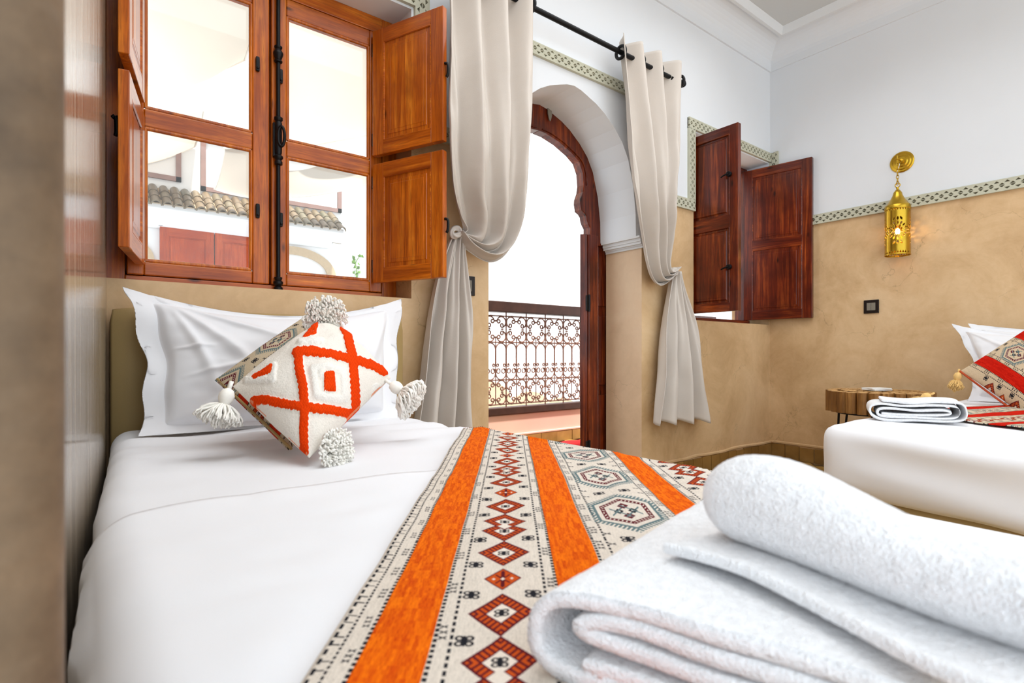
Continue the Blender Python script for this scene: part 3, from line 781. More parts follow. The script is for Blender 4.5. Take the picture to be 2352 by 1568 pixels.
# ================================================================== OUTSIDE: gallery, iron railing, courtyard
gf = struct(MB().box(.9, 6.5, 2.4, 3.62, -.10, -.012).build('floor_gallery', M['grout']))
for i in range(-14, 15):
    for j in range(-14, 15):
        x = 2.9+math.cos(ca)*i*ts-math.sin(ca)*j*ts; y = 2.95+math.sin(ca)*i*ts+math.cos(ca)*j*ts
        if 1.75 < x < 4.5 and 2.36 < y < 3.42 and not (y < 2.42 and x < JR-.05): inst(tme, 'floor_tile', gf, (x, y, 0), (0, 0, ca))
YR = 3.5
pl = struct(MB().box(1.0, 6.2, YR-.03, YR+.10, -.012, .262).build('wall_plinth', M['pink_plaster'], bevel=.008))
mb = MB(); mb.box(-.088, .088, -.008, .008, 0, .085); bme = mb.mesh('tile', M['base_tile'])
for i in range(22): inst(bme, 'tile', pl, (2.0+i*.18, YR-.036+R.uniform(-.002, .002), 0))
MB().box(1.0, 6.2, YR-.045, YR-.028, .088, .105).build('ledge', M['pink_plaster'], pl, bevel=.004)
rl = thing('iron_railing', 'wrought iron scrollwork railing with dark wooden handrail seen through the open doorway', 'railing', (3.0, YR, .27))
MB().box(1.3, 5.6, YR-.05, YR+.05, 1.082, 1.166).build('handrail', M['rail_beam'], rl, bevel=.006)
MB().box(1.3, 5.6, YR-.045, YR+.045, .263, .322).build('bottom_beam', M['rail_beam'], rl, bevel=.006)
zt, zm, zl, zb = 1.052, .842, .541, .345
IRN = M['rail_iron']; bayx = [onY(u, 800, YR).x for u in (1162.5, 1209.9, 1252.6, 1293.5, 1332.8)]
bw = (bayx[-1]-bayx[0])/4; bx0 = bayx[0]-bw*3
NBAY = 9
for z in (zt, zm, zl, zb): MB().tube([(bx0, YR, z), (bx0+NBAY*bw, YR, z)], .0055, 6).build('crossbar', IRN, rl)
vm = MB().tube([(0, 0, .32), (0, 0, 1.085)], .0055, 6).mesh('bar', IRN)
vh = MB().tube([(0, 0, zb), (0, 0, zm+.045)], .0045, 6).mesh('bar', IRN)
def spiral_pts(c, r0, a0, turns, sgn, n=16):
    return [(c[0]+(r0*(1-.42*i/n))*math.cos(a0+sgn*turns*2*PI*i/n), c[1]+(r0*(1-.42*i/n))*math.sin(a0+sgn*turns*2*PI*i/n)) for i in range(n+1)]
def cscroll(R0):
    """C-scroll filling one quarter of a bay: arc with a curl at each end"""
    rc = R0*.165; q = R0*.55; ra = R0*.42
    arc = [(q+ra*math.cos(a), q+ra*math.sin(a)) for a in [math.radians(-75+12*k) for k in range(21)]]
    e0, e1 = arc[0], arc[-1]
    c0 = (e0[0]+(q-e0[0])*rc/ra, e0[1]+(q-e0[1])*rc/ra); c1 = (e1[0]+(q-e1[0])*rc/ra, e1[1]+(q-e1[1])*rc/ra)
    a0 = math.atan2(e0[1]-c0[1], e0[0]-c0[0]); a1 = math.atan2(e1[1]-c1[1], e1[0]-c1[0])
    s0 = spiral_pts(c0, math.hypot(e0[0]-c0[0], e0[1]-c0[1]), a0, .92, -1)
    s1 = spiral_pts(c1, math.hypot(e1[0]-c1[0], e1[1]-c1[1]), a1, .92, 1)
    return list(reversed(s0))+arc[1:-1]+s1
sc_mesh = {}
hx, hz = bw/2, (zt-zm)/2; hz2 = (zl-zb)/2
for key, kx, kz in (('u', hx, hz), ('l', hx, hz2)):
    for sx in (1, -1):
        for sz in (1, -1):
            p = cscroll(1.0); sc_mesh[key, sx, sz] = MB().tube([(sx*a*kx*.985, 0, sz*b*kz*.985) for a, b in p], .0058, 6).mesh('scroll', IRN)
collar = MB().box(-.0065, .0065, -.008, .008, -.0065, .0065).mesh('collar', IRN)
arcm = MB().tube([(hx/2*.98*math.cos(a), 0, hx/2*1.0*math.sin(a)-hx/2) for a in [PI*k/12 for k in range(13)]]+[(-hx/2*.98, 0, -.17)], .0055, 5)
arcm.tube([(hx/2*.98, 0, -hx/2), (hx/2*.98, 0, -.17)], .0055, 5); arcm = arcm.mesh('arch_bar', IRN)
curls = []
for sx in (1, -1):
    p = spiral_pts((sx*(hx/2-.018), -.0), .013, PI/2, 1.3, sx, 18); curls.append(MB().tube([(a, 0, b) for a, b in p], .0046, 5).mesh('curl', IRN))
heart = []
for sx in (1, -1):
    pa = [(0, -.055)]+[(sx*hx/2*.95*math.sin(a), -.055+.05*(1-math.cos(a))) for a in [PI*k/14 for k in range(1, 9)]]
    c = (sx*hx/2*.5, .012); e = pa[-1]; a0 = math.atan2(e[1]-c[1], e[0]-c[0])
    pa += spiral_pts(c, math.hypot(e[0]-c[0], e[1]-c[1]), a0, 1.25, sx, 18)[1:]
    heart += [(a, 0, b) for a, b in (pa[::-1] if sx > 0 else pa[1:])]
heart = MB().tube(heart, .0048, 5).mesh('heart_scroll', IRN)
for i in range(NBAY):
    x = bx0+i*bw; xc = x+bw/2
    inst(vm, 'bar', rl, (x, YR, 0)); inst(vh, 'bar', rl, (xc, YR, 0))
    for key, zc, hh in (('u', (zt+zm)/2, hz), ('l', (zl+zb)/2, hz2)):
        for sx in (1, -1):
            for sz in (1, -1): inst(sc_mesh[key, sx, sz], 'scroll', rl, (xc, YR, zc))
        for dx, dz in ((0, hh*.62), (0, -hh*.62), (hx*.62, 0), (-hx*.62, 0), (-hx, .3*hh), (-hx, -.3*hh), (.46*hx, hh), (-.46*hx, hh), (.46*hx, -hh), (-.46*hx, -hh)):
            inst(collar, 'collar', rl, (xc+dx, YR, zc+dz))
    for q in (-.25, .25):
        xx = xc+q*bw
        inst(arcm, 'arch_bar', rl, (xx, YR, zm-.006)); [inst(c_, 'curl', rl, (xx, YR, zl+.118)) for c_ in curls]; inst(heart, 'heart_scroll', rl, (xx, YR, zl+.058))
# red rug on the gallery floor
mb = MB(); c0, c1 = onZ(1262, 1026, .008), onZ(1400, 1047, .008)
def rug(u, v):
    p = Vector((c0.x-.12+u*.75, 2.72+v*.62, .010+.004*math.sin(u*19+v*7)*math.sin(v*11)))
    return p
mb.grid(rug, 30, 24)
o = mb.build('red_rug', M['red_rug'], smooth=True, off=Vector((c0.x, 3, 0))); md = o.modifiers.new('thick', 'SOLIDIFY'); md.thickness = .008; md.offset = 1
tag(o, 'crimson red rug lying on the gallery floor just beyond the arched doorway', 'rug')
# facing house of the courtyard
YF = 7.0
fh = thing('courtyard_house', 'white courtyard house with a clay tile eave, red-brown shutters and stone arches across the courtyard', 'building', (1.0, YF, -2.5))
MB().box(-3.5, 2.70, YF, YF+.3, -2.5, 5.5).build('house_wall', M['outside_white'], fh)
mb = MB(); mb.box(-3.0, 2.50, 6.62, YF, 2.235, 2.29); mb.prism([(-3, 6.99, 2.10), (-3, 6.99, 2.236), (-3, 6.66, 2.236), (-3, 6.80, 2.19)], (5.44, 0, 0)); mb.build('eave', M['outside_white'], fh, bevel=.01)
MB().prism([(-3, 6.60, 2.288), (-3, 6.995, 2.54), (-3, 6.995, 2.288)], (5.46, 0, 0)).build('roof_bed', M['stone_arch'], fh)
tl = MB()
for k in range(1): pass
def half_tile(u, v):
    a = PI*u; r = .051-.008*v; return Vector((-r*math.cos(a), -.115+.20*v, r*math.sin(a)*1.1))
tl.grid(half_tile, 8, 1); tl.grid(lambda u, v: half_tile(u, 0)*(1-.22*v) if False else Vector((half_tile(u, 0).x*(1-.25*v), -.115, half_tile(u, 0).z*(1-.25*v))), 8, 1)
tlm = tl.mesh('roof_tile', M['roof_clay'], smooth=True)
slope = math.atan2(.26, .40)
for i in range(33):
    for k in range(3):
        x = -.78+i*.101
        inst(tlm, 'roof_tile', fh, (x, 6.66+k*.130, 2.318+k*.085), (slope+R.uniform(-.03, .03), 0, R.uniform(-.03, .03)))
for x0, x1 in ((.60, 1.117), (1.127, 1.645)):
    s, fr = shutter_leaf(fh, (x0, YF-.03), 0, x1-x0, 1.22, 2.125, .045, M['far_wood_z'], M['far_wood_x'], .075, rails=[(1.22, 1.31), (1.62, 1.70), (2.035, 2.125)], nside=1, name='far_shutter')
mb = MB(); mb.prism([(1.02, YF-.07, 2.13), (1.24, YF-.07, 2.13), (1.22, YF-.07, 2.19), (1.12, YF-.07, 2.25)], (0, .06, 0)); mb.build('shutter_stop', M['dark_base'], fh, bevel=.004)
mb = MB(); mb.box(.585, .625, YF-.07, YF-.02, 2.125, 2.19); mb.box(.52, .70, YF-.08, YF-.05, 2.185, 2.205); mb.build('hinge_pin', IR, fh, bevel=.003)
MB().tube([(-.5, YF-.012, 2.215), (2.6, YF-.012, 2.185)], .005, 6).build('wire', M['grey_plastic'], fh)
def arch_band(cx, cz, ro, ri, a0=0, a1=180, n=24, base=True):
    mb = MB()
    for k in range(n):
        t0, t1 = math.radians(a0+(a1-a0)*k/n), math.radians(a0+(a1-a0)*(k+1)/n)
        P = [(cx+ro*math.cos(t0), cz+ro*.62*math.sin(t0)), (cx+ro*math.cos(t1), cz+ro*.62*math.sin(t1)), (cx+ri*math.cos(t1), cz+ri*.55*math.sin(t1)), (cx+ri*math.cos(t0), cz+ri*.55*math.sin(t0))]
        mb.prism([(a, YF-.03, b) for a, b in P], (0, .04, 0))
    if base: mb.box(cx-ro, cx+ro, YF-.035, YF, cz-.075, cz-.0)
    return mb.build('stone_arch', M['stone_arch'], fh)
arch_band(1.99, 1.745, .535, .425); arch_band(.02, 1.745, .535, .425)
for cx in (4.05,): pass
def far_frame(x0, x1, z0, z1, w=.05):
    mb = MB(); mb.box(x0, x1, YF-.03, YF, z0, z0+w); mb.box(x1-w, x1, YF-.03, YF, z0, z1); mb.box(x0, x0+w, YF-.03, YF, z0, z1); mb.box(x0, x1, YF-.03, YF, z1-w, z1)
    f = mb.build('upper_window', M['frame_far'], fh)
    MB().box(x0+w, x1-w, YF-.006, YF+.0, z0+w, z1-w).build('pane', M['outside_white'], f)
far_frame(-.6, .80, 2.64, 3.25); far_frame(.99, 2.60, 2.585, 3.2)
# side of the courtyard to the right, with low arches beneath
cw = thing('courtyard_wall', 'tall plain white courtyard wall right of the tiled eave', 'wall', (6, 7.25, -2.5))
MB().box(2.70, 12, 7.25, 7.5, -2.5, 5.5).build('wall_face', M['outside_white'], cw)
for cx, cz, r in ((5.05, -.02, .52), (5.98, -.16, .42), (6.7, -.30, .42)):
    mb = MB(); P = [(cx+r*math.cos(PI*k/20), 7.24, cz+r*.62*math.sin(PI*k/20)) for k in range(21)]+[(cx-r, 7.24, cz-.6), (cx+r, 7.24, cz-.6)]
    mb.prism(P, (0, -.03, 0)); mb.build('low_arch', M['stone_arch'], cw)
pt = Vector((0, 7.22, 0))
vine = thing('climbing_vine', 'thin green climbing vine on the white courtyard wall right of the eave', 'plant', onY(815, 640, 7.22))
vp = catmull([onY(814, 650, 7.22), onY(820, 625, 7.20), onY(817, 605, 7.22), onY(824, 590, 7.20)], 20)
MB().tube(vp, .006, 5).build('stem', M['leaf'], vine)
lm = MB(); lm.add([(0,0,0), (.035,-.01,.03), (.0,-.005,.085), (-.035,-.01,.03), (0,-.012,.04)], [(0,1,4),(1,2,4),(2,3,4),(3,0,4)]); lm.v = [(a*.72, b*.72, c*.72) for a, b, c in lm.v]; lme = lm.mesh('leaf', M['leaf'])
for i in range(26): p = vp[R.randrange(20)]; inst(lme, 'leaf', vine, p+Vector((R.uniform(-.06, .06), -.02, R.uniform(-.05, .05))), (R.uniform(-.6, .6), R.uniform(-3, 3), R.uniform(-1, 1)))
# shade sails over the courtyard
def sail(label, cs, sag, seed):
    A, B, C_, D_ = [Vector(c) for c in cs]; mb = MB()
    def fn(u, v):
        p = A*(1-u)*(1-v)+B*u*(1-v)+C_*u*v+D_*(1-u)*v
        k = 16*u*(1-u)*v*(1-v); e = 4*u*(1-u)*(1-k)+4*v*(1-v)*(1-k)
        p.z -= sag*k+.10*(e-1)*.5; p.z += .05*nz(p, 1.1, seed)
        return p
    mb.grid(fn, 28, 28)
    cen = (A+B+C_+D_)/4
    o = mb.build('shade_sail', M['sail_fabric'], smooth=True, off=cen); tag(o, label, 'shade sail', 'shade sails over the courtyard')
    hem = []
    for p, q in ((0, 0),):
        hem = [fn(i/28, 0) for i in range(29)]+[fn(1, i/28) for i in range(1, 29)]+[fn(1-i/28, 1) for i in range(1, 29)]+[fn(0, 1-i/28) for i in range(1, 28)]
    MB().tube(hem, .012, 5, closed=True).build('hem', M['sail_cloth'], o)
    return o
sail('large cream shade sail sagging behind the upper left window pane', [onY(200,-170,3.6), onY(640,-160,4.2), onY(562,150,5.6), onY(300,215,5.4)], .40, 1)
sail('cream shade sail stretched across the upper right window pane', [onY(650,-120,4.2), onY(930,-90,4.2), onY(905,300,6.2), onY(640,350,6.2)], .35, 2)
sail('cream shade sail with a curved lower hem behind the lower right window pane', [onY(640,400,6.4), onY(770,372,6.0), onY(885,415,6.7), onY(672,462,6.55)], .10, 3)
sail('small peaked cream sail just above the far tile eave', [onY(492,446,6.55), onY(515,352,6.2), onY(640,320,6.2), onY(640,470,6.5)], .08, 4)
sail('low cream sail hanging behind the left side of the lower left window pane', [onY(250,250,5.6), onY(470,262,5.8), onY(448,345,6.985), onY(260,392,6.985)], .15, 5)

# ================================================================== BED 1 (near, under the window)
WC = M['white_cotton']
ZB = .530; BX0, BX1 = .004, .902
def wr(p, amp=.004, sc=9, seed=0): return amp*(nz((p[0]*1.0, p[1]*.6, p[2]), sc, seed)+.5*nz(p, sc*2.3, seed+1))
bed1 = thing('single_bed', 'single bed with white sheets and a beige headboard under the wooden window', 'bed', (.45, 1.0, 0))
def mfn(p):
    d = wr(p, .004, 6, 1)
    q = Vector(p)
    if p.z > .45:
        head = smooth01((p.y-.9)/.5)
        q.z += d*.8+head*.007*math.sin(p.y*38+p.x*9+2*nz(p, 3, 3))*(.4+nz(p, 4, 9))+head*.006*abs(nz((p.x*2, p.y*7, 0), 2.2, 5))
    else:
        s = -1 if p.x < .45 else 1
        if abs(p.x-.45) > .40: q.x += s*.006*nz((p.x*.3, p.y*1.4, p.z*.35), 12, 4)-s*.004
    q.x += max(0, wall_x(p.y)+.010-BX0)*max(0, 1-(p.x-BX0)/.8)
    if p.z < .34: q.x += (-.012 if p.x > .45 else .012)*(1-(p.z-.27)/.07)
    return q
MB().rbox(BX0, BX1, .015, 1.895, .27, ZB, .05, 56, 110, 18, mfn).build('mattress', WC, bed1, smooth=True)
MB().rbox(.03, .88, .05, 1.88, .06, .272, .02, 8, 12, 4).build('bed_base', M['leatherette'], bed1, smooth=True)
MB().rbox(.046, .955, 1.902, 1.985, .02, .884, .022, 20, 6, 20).build('headboard', M['leatherette'], bed1, smooth=True)
for x in (.08, .83):
    for y in (.12, 1.8): MB().lathe([(.018, 0), (.024, .065)], (x, y, 0), 14).build('leg', M['dark_base'], bed1, auto=40)
# top sheet folded back across the bed
o = thing('top_sheet', 'white top sheet drawn over the lower half of the near bed', 'sheet', (.45, .5, .53))
def sheet_pt(x0, x1, r, zt, zlow, u):
    """point of a cross profile: up the left side, over the top, down the right side (u 0..1)"""
    side = zt-r-zlow; arc = PI/2*r; top = x1-x0-2*r; L = 2*side+2*arc+top; d = u*L
    if d < side: return x0, zlow+d
    d -= side
    if d < arc: a = d/r; return x0+r-r*math.cos(a), zt-r+r*math.sin(a)
    d -= arc
    if d < top: return x0+r+d, zt
    d -= top
    if d < arc: a = d/r; return x1-r+r*math.sin(a), zt-r+r*math.cos(a)
    return x1, zt-r-(d-arc)
mb = MB()
def ts_fn(u, v):
    x, z = sheet_pt(BX0-.005, BX1+.005, .052, ZB+.0055, .285, u)
    edge = .882+.012*nz((x, z, 0), 5, 2)+.01*(x-.45)-.015*smooth01((.09-x)/.08)
    y = edge-v*(edge-.012)
    p = Vector((x, y, z)); w = wr(p, .003, 5, 5)+.0035*nz((x*1.6+y*.9, y*3.2-x*1.1, 0), 3.4, 11)+.002*nz((x*2+y*4, y*.8, 0), 6, 12)
    cov = 1-smooth01((.7915*x-.611*y+.19)/.05)      # lies flat where the throw covers it
    w = w*cov
    if z > .5: p.z += abs(w)+.0035*cov*math.exp(-(v*14)**2)
    else: p.x += (-1 if x < .45 else 1)*(abs(w)*2+.006*abs(nz((y*2, z*.6, 0), 9, 6)))
    p.x = max(p.x, wall_x(p.y)+.003)
    return p
mb.grid(ts_fn, 150, 80)
s = mb.build('sheet_cloth', WC, o, smooth=True); md = s.modifiers.new('thick', 'SOLIDIFY'); md.thickness = .0022; md.offset = 1
hem = MB().tube([ts_fn(.03+.94*i/120, 0)+Vector((0, 0, -.0006)) for i in range(121)], .0019, 6).build('hem', WC, o, auto=60)

# cushions and pillows ------------------------------------------------------
def pillow_mesh(cs, thick, n=44, flange=0.0, sag=0, pinch=.0, fn=None, back=.8, wr_amp=.004, seed=0, uvbox=None, bulge=.55, clampy=None):
    """cs = BL, BR, TR, TL corners; returns an MB with uv"""
    BL, BR, TR, TL = [Vector(c) for c in cs]
    nrm = ((BR-BL).cross(TL-BL)).normalized()
    mb = MB(); uv = []
    def surf(a, b, side):
        aa, bb = a, b
        if pinch:
            aa = .5+(a-.5)*(1-pinch*4*b*(1-b)); bb = .5+(b-.5)*(1-pinch*4*a*(1-a))
        p = BL*(1-aa)*(1-bb)+BR*aa*(1-bb)+TR*aa*bb+TL*(1-aa)*bb
        fa = min(max((a-flange)/(1-2*flange), 0), 1) if flange else a; fb = min(max((b-flange*.9)/(1-1.8*flange), 0), 1) if flange else b
        t = max(0, 4*fa*(1-fa))**bulge*max(0, 4*fb*(1-fb))**bulge
        p = p+nrm*side*thick*t*(1 if side > 0 else back)
        if fn: p = fn(p, a, b, side, t, nrm)
        if wr_amp: p = p+nrm*side*wr_amp*t*(nz((a*3, b*3, side), 1.6, seed)+.5*nz((a*3, b*3, side), 4, seed))
        return p
    idx = {}
    for side in (1, -1):
        for i in range(n+1):
            for j in range(n+1):
                e = i in (0, n) or j in (0, n)
                if side < 0 and e: idx[side, i, j] = idx[1, i, j]; continue
                a = .5-.5*math.cos(PI*i/n) if not flange else i/n; b = .5-.5*math.cos(PI*j/n) if not flange else j/n
                idx[side, i, j] = len(mb.v); mb.v.append(tuple(surf(a, b, side))); uv.append((a, b))
        for i in range(n):
            for j in range(n):
                q = (idx[side,i,j], idx[side,i+1,j], idx[side,i+1,j+1], idx[side,i,j+1])
                mb.f.append(q if side > 0 else q[::-1]); mb.m.append(0)
    mb.uv = uv
    return mb, surf, nrm
def big_pillow(name, label, cs, thick, sag, seed, left_in=.03, folds=None):
    def fn(p, a, b, side, t, nrm):
        p = p+Vector((0, 0, -sag*4*a*(1-a)*b*b))
        edge = (math.exp(-(a/.10)**2)+.6*math.exp(-((1-a)/.08)**2))
        ax = (Vector(cs[1])-Vector(cs[0])).normalized()
        p = p+ax*left_in*math.sin(PI*min(1, b*1.05))*math.exp(-(a/.16)**2)-ax*left_in*.4*math.sin(PI*b)*math.exp(-((1-a)/.16)**2)
        p = p+nrm*.012*edge*math.sin(b*13+seed)*.8+ax*.006*math.sin(b*17+seed*2)*edge
        if side > 0 and folds:
            for (a0, b0, a1, b1, w, h) in folds:
                dx, dy = a1-a0, b1-b0; L = math.hypot(dx, dy); k = ((a-a0)*dx+(b-b0)*dy)/(L*L); dist = ((a-a0)*dy-(b-b0)*dx)/L
                if -.05 < k < 1.1: p = p+nrm*h*math.exp(-(dist/(w*(.4+.9*max(k, 0))))**2)*math.sin(PI*min(max(k, 0), 1)*.9+.15)
        fe = min(abs(a-.075), abs(1-a-.075), abs(b-.068), abs(1-b-.068))
        if side > 0: p = p-nrm*.006*math.exp(-(fe/.010)**2)
        return p
    mb, surf, nrm = pillow_mesh(cs, thick, 84, .075, fn=fn, seed=seed, wr_amp=.011, bulge=.42, back=.45)
    o = mb.build(name, WC, smooth=True, off=Vector(cs[0])*.5+Vector(cs[1])*.5)
    tag(o, label, 'pillow'); md = o.modifiers.new('sub', 'SUBSURF'); md.levels = 1; md.render_levels = 1
    return o, surf
FOLD1 = [(.12, .95, .42, .30, .028, .016), (.10, .98, .60, .55, .03, .014), (.12, .90, .26, .20, .02, .012), (.14, .35, .45, .48, .022, .010), (.18, .12, .40, .34, .018, .009), (.70, .95, .55, .45, .03, .010), (.93, .85, .80, .25, .02, .010), (.08, .55, .25, .58, .012, .008)]
P1 = [onY(314, 1004, 1.72), onY(916, 962, 1.72), onY(926, 684, 1.868), onY(282, 655, 1.868)]
pil, psurf = big_pillow('bed_pillow', 'large white flanged pillow propped against the headboard of the near bed', P1, .085, .075, 3, folds=FOLD1)
# ---- tufted cushion: pattern measured in its own picture space, then mapped to (a,b)
QT, QL, QB, QR = (1000, 285), (205, 850), (860, 1455), (1560, 775)
QZ = lambda x, y, yy: onY(480+x/3.733, 660+y/3.733, yy)
CT = [onZ(480+860/3.733, 660+1462/3.733, .548), QZ(1560, 775, 1.30), QZ(1000, 285, 1.46), QZ(205, 850, 1.31)]
CTN = ((CT[1]-CT[0]).cross(CT[3]-CT[0])).normalized()
def q_xy(a, b):      # cushion coordinates -> measured pattern coordinates (B(0,0) R(1,0) T(1,1) L(0,1))
    t = (np.maximum(0, 4*a*(1-a))*np.maximum(0, 4*b*(1-b)))**.55*.085
    p = [CT[0][i]*(1-a)*(1-b)+CT[1][i]*a*(1-b)+CT[2][i]*a*b+CT[3][i]*(1-a)*b+CTN[i]*t for i in range(3)]
    zc = p[0]*FW[0]+p[1]*FW[1]; xc = p[0]*RT[0]+p[1]*RT[1]
    return (1176+F*xc/zc-480)*3.733, (812-F*(p[2]-H)/zc-660)*3.733
def seg_d(X_, Y_, pts):
    d = np.full(np.shape(X_), 1e9)
    for (x0, y0), (x1, y1) in zip(pts, pts[1:]):
        dx, dy = x1-x0, y1-y0; t = np.clip(((X_-x0)*dx+(Y_-y0)*dy)/(dx*dx+dy*dy), 0, 1)
        d = np.minimum(d, np.hypot(X_-x0-t*dx, Y_-y0-t*dy))
    return d
ORL = [[(745,570),(900,556),(1060,575),(1240,625),(1380,665),(1500,725)], [(755,570),(770,700),(800,860),(815,1040),(808,1230),(815,1420)],
       [(385,985),(480,975),(600,1000),(800,1040),(1050,1060),(1275,1110)], [(1135,285),(1195,420),(1235,620),(1255,860),(1268,1120)]]
ORF = [([(1000,755),(1062,752),(1075,895),(1000,885)], 18), ([(380,775),(505,735),(520,690)], 22), ([(815,420),(905,385),(920,320)], 18), ([(1480,900),(1540,895),(1450,1020)], 14), ([(1125,1290),(1190,1280)], 14)]
WHL = [[(890,690),(1020,690),(1160,720),(1175,960),(1110,970),(920,930),(885,700)], [(965,760),(960,700)], [(320,800),(530,800),(545,680)], [(780,470),(960,450)], [(1440,860),(1400,1050)], [(1060,1270),(1200,1235)], [(1060,1270),(1050,1360)]]
def q_masks(X_, Y_):
    wob = 5*np.sin(X_*.11)*np.cos(Y_*.13)
    o_ = np.zeros(np.shape(X_))
    for l in ORL: o_ = np.maximum(o_, np.clip((44+wob-seg_d(X_, Y_, l))/12, 0, 1))
    for l, r in ORF:
        d = seg_d(X_, Y_, l+[l[0]] if len(l) > 2 else l)
        o_ = np.maximum(o_, np.clip((r+wob*.6-d)/8, 0, 1))
    o_ = np.maximum(o_, ((X_ > 985) & (X_ < 1078) & (Y_ > 752) & (Y_ < 900)).astype(float))
    w_ = np.zeros(np.shape(X_))
    for l in WHL: w_ = np.maximum(w_, np.clip((36+wob-seg_d(X_, Y_, l))/14, 0, 1))
    return o_, w_*(1-o_)
N_ = 1000
A_, B_ = np.meshgrid((np.arange(N_)+.5)/N_, (np.arange(N_)+.5)/N_)
X_, Y_ = q_xy(A_, B_); om, wm = q_masks(X_, Y_)
om_b = (om > .4)[..., None]; rs = np.random.RandomState(5)
loop = .5+.5*np.sin(X_*.55+2*np.sin(Y_*.3))*np.cos(Y_*.5+np.sin(X_*.27))
loop = np.clip(loop+.25*rs.rand(N_, N_), 0, 1)[..., None]
orange = np.array((236, 66, 8))/255*(.82+.26*loop); white = np.array((240, 234, 224))/255*(.985+.015*loop)
wt = np.array((246, 242, 234))/255*(.94+.07*loop)
img = np.where(om_b, orange, np.where((wm > .4)[..., None], wt, white)); img_mat('tufted_wool', np.clip(img, 0, 1), .95, 260, .6)
cus = thing('tufted_cushion', 'white wool cushion with tufted orange lines and four white tassels, standing on a corner', 'cushion', tuple(CT[0]))
def tuft(p, a, b, side, t, nrm):
    if side < 0: return p
    x, y = q_xy(a, b); o_, w_ = q_masks(np.array(x), np.array(y)); h = max(float(o_)*.0065, float(w_)*.0055)
    if h > .001: h += .0016*noise.noise(Vector((a*150, b*150, 3)))
    else: h += .0008*noise.noise(Vector((a*60, b*60, 3)))
    return p+nrm*h
mb, csurf, cn = pillow_mesh(CT, .085, 130, pinch=.012, fn=tuft, wr_amp=.006, seed=2, back=.7)
mb.build('cushion_body', M['tufted_wool'], cus, smooth=True)
def tassel(parent, at, d, L, spread, n, mat, name='tassel', head=.016, droop=.0, rad=.0022, seed=1, neck=True, upd=None):
    rr = random.Random(seed); at = Vector(at); d = Vector(d).normalized(); a = d.orthogonal().normalized(); b = d.cross(a)
    mb = MB()
    if neck:
        mb.tube([at-d*.012, at+d*.008], .0045, 6)
        prof = [(.003, .004), (head*.7, .008), (head, .008+head*.7), (head*.95, .008+head*1.3), (head*.62, .008+head*1.9), (head*.5, .008+head*2.1)]
        mb.lathe(prof, at, 14, d); base = at+d*(.008+head*1.9)
    else: base = at
    for i in range(n):
        th = rr.uniform(0, 2*PI); q = math.sqrt(rr.random()); ln = L*rr.uniform(.8, 1.08)*(1-.18*q)
        e = (a*math.cos(th)+b*math.sin(th))*q
        p0 = base+e*head*.45; p3 = base+d*ln*(1-.25*q)+e*spread+Vector((0, 0, -droop*ln*q)); p1 = base+d*ln*.35+e*spread*.75; p2 = base+d*ln*.7+e*spread*1.02
        j = Vector((rr.uniform(-1, 1), rr.uniform(-1, 1), rr.uniform(-1, 1)))*.004
        mb.tube(catmull([p0, p1+j, p2-j, p3], 5), lambda t: rad*(1-.25*t), 4, caps=True)
    o = mb.build(name, mat, parent, smooth=True); return o
YW_ = M['yarn_white']
tassel(cus, QZ(180, 850, 1.30), (-.35, -.15, -1), .056, .046, 190, YW_, seed=1, rad=.0026)
tassel(cus, QZ(975, 235, 1.42), (.0, -.85, -.25), .030, .058, 260, YW_, seed=2, rad=.0031, neck=False, head=.045, droop=.35)
o = tassel(cus, QZ(1000, 240, 1.42), (-.25, -.3, 1), .040, .030, 60, YW_, seed=8, rad=.0030, neck=False, head=.02)
tassel(cus, QZ(1545, 815, 1.27), (.58, -.60, -.55), .058, .052, 230, YW_, seed=3, rad=.0029, droop=.3)
tassel(cus, QZ(1050, 1405, 1.09)+Vector((0, 0, .004)), (.35, -.85, .12), .030, .044, 260, YW_, seed=4, rad=.0029, neck=False, head=.04, droop=.1)
# ---- kilim cushion half hidden behind it
stripes_cloth('kilim_cushion', .42, .42, .0007, (206, 52, 18), (206, 84, 30), [.09, .25, .43], .05, seed=11, first='diamond', ground=np.array((206,188,160))/255)
KC = [onZ(662, 1034, .545), QZ(1420, 820, 1.52), QZ(850, 225, 1.585), QZ(48, 795, 1.47)]
kc = thing('kilim_cushion', 'beige patterned cushion with navy and burgundy motifs tucked behind the white tufted cushion', 'cushion', tuple(KC[0]))
mb, _, _ = pillow_mesh(KC, .07, 50, pinch=.03, wr_amp=.005, seed=5, back=.7)
mb.uv = [(b*.9+.03, a*.9+.05) for a, b in mb.uv]
mb.build('cushion_body', M['kilim_cushion'], kc, smooth=True)
BLp, BRp, TRp, TLp = KC
zip_ = [BLp.lerp(TLp, t)+(BRp+TRp-BLp-TLp)*.010+Vector((0, -.006, 0)) for t in [i/20 for i in range(21)]]
MB().tube(zip_, .0035, 6).build('piping', M['leatherette'], kc, auto=60)

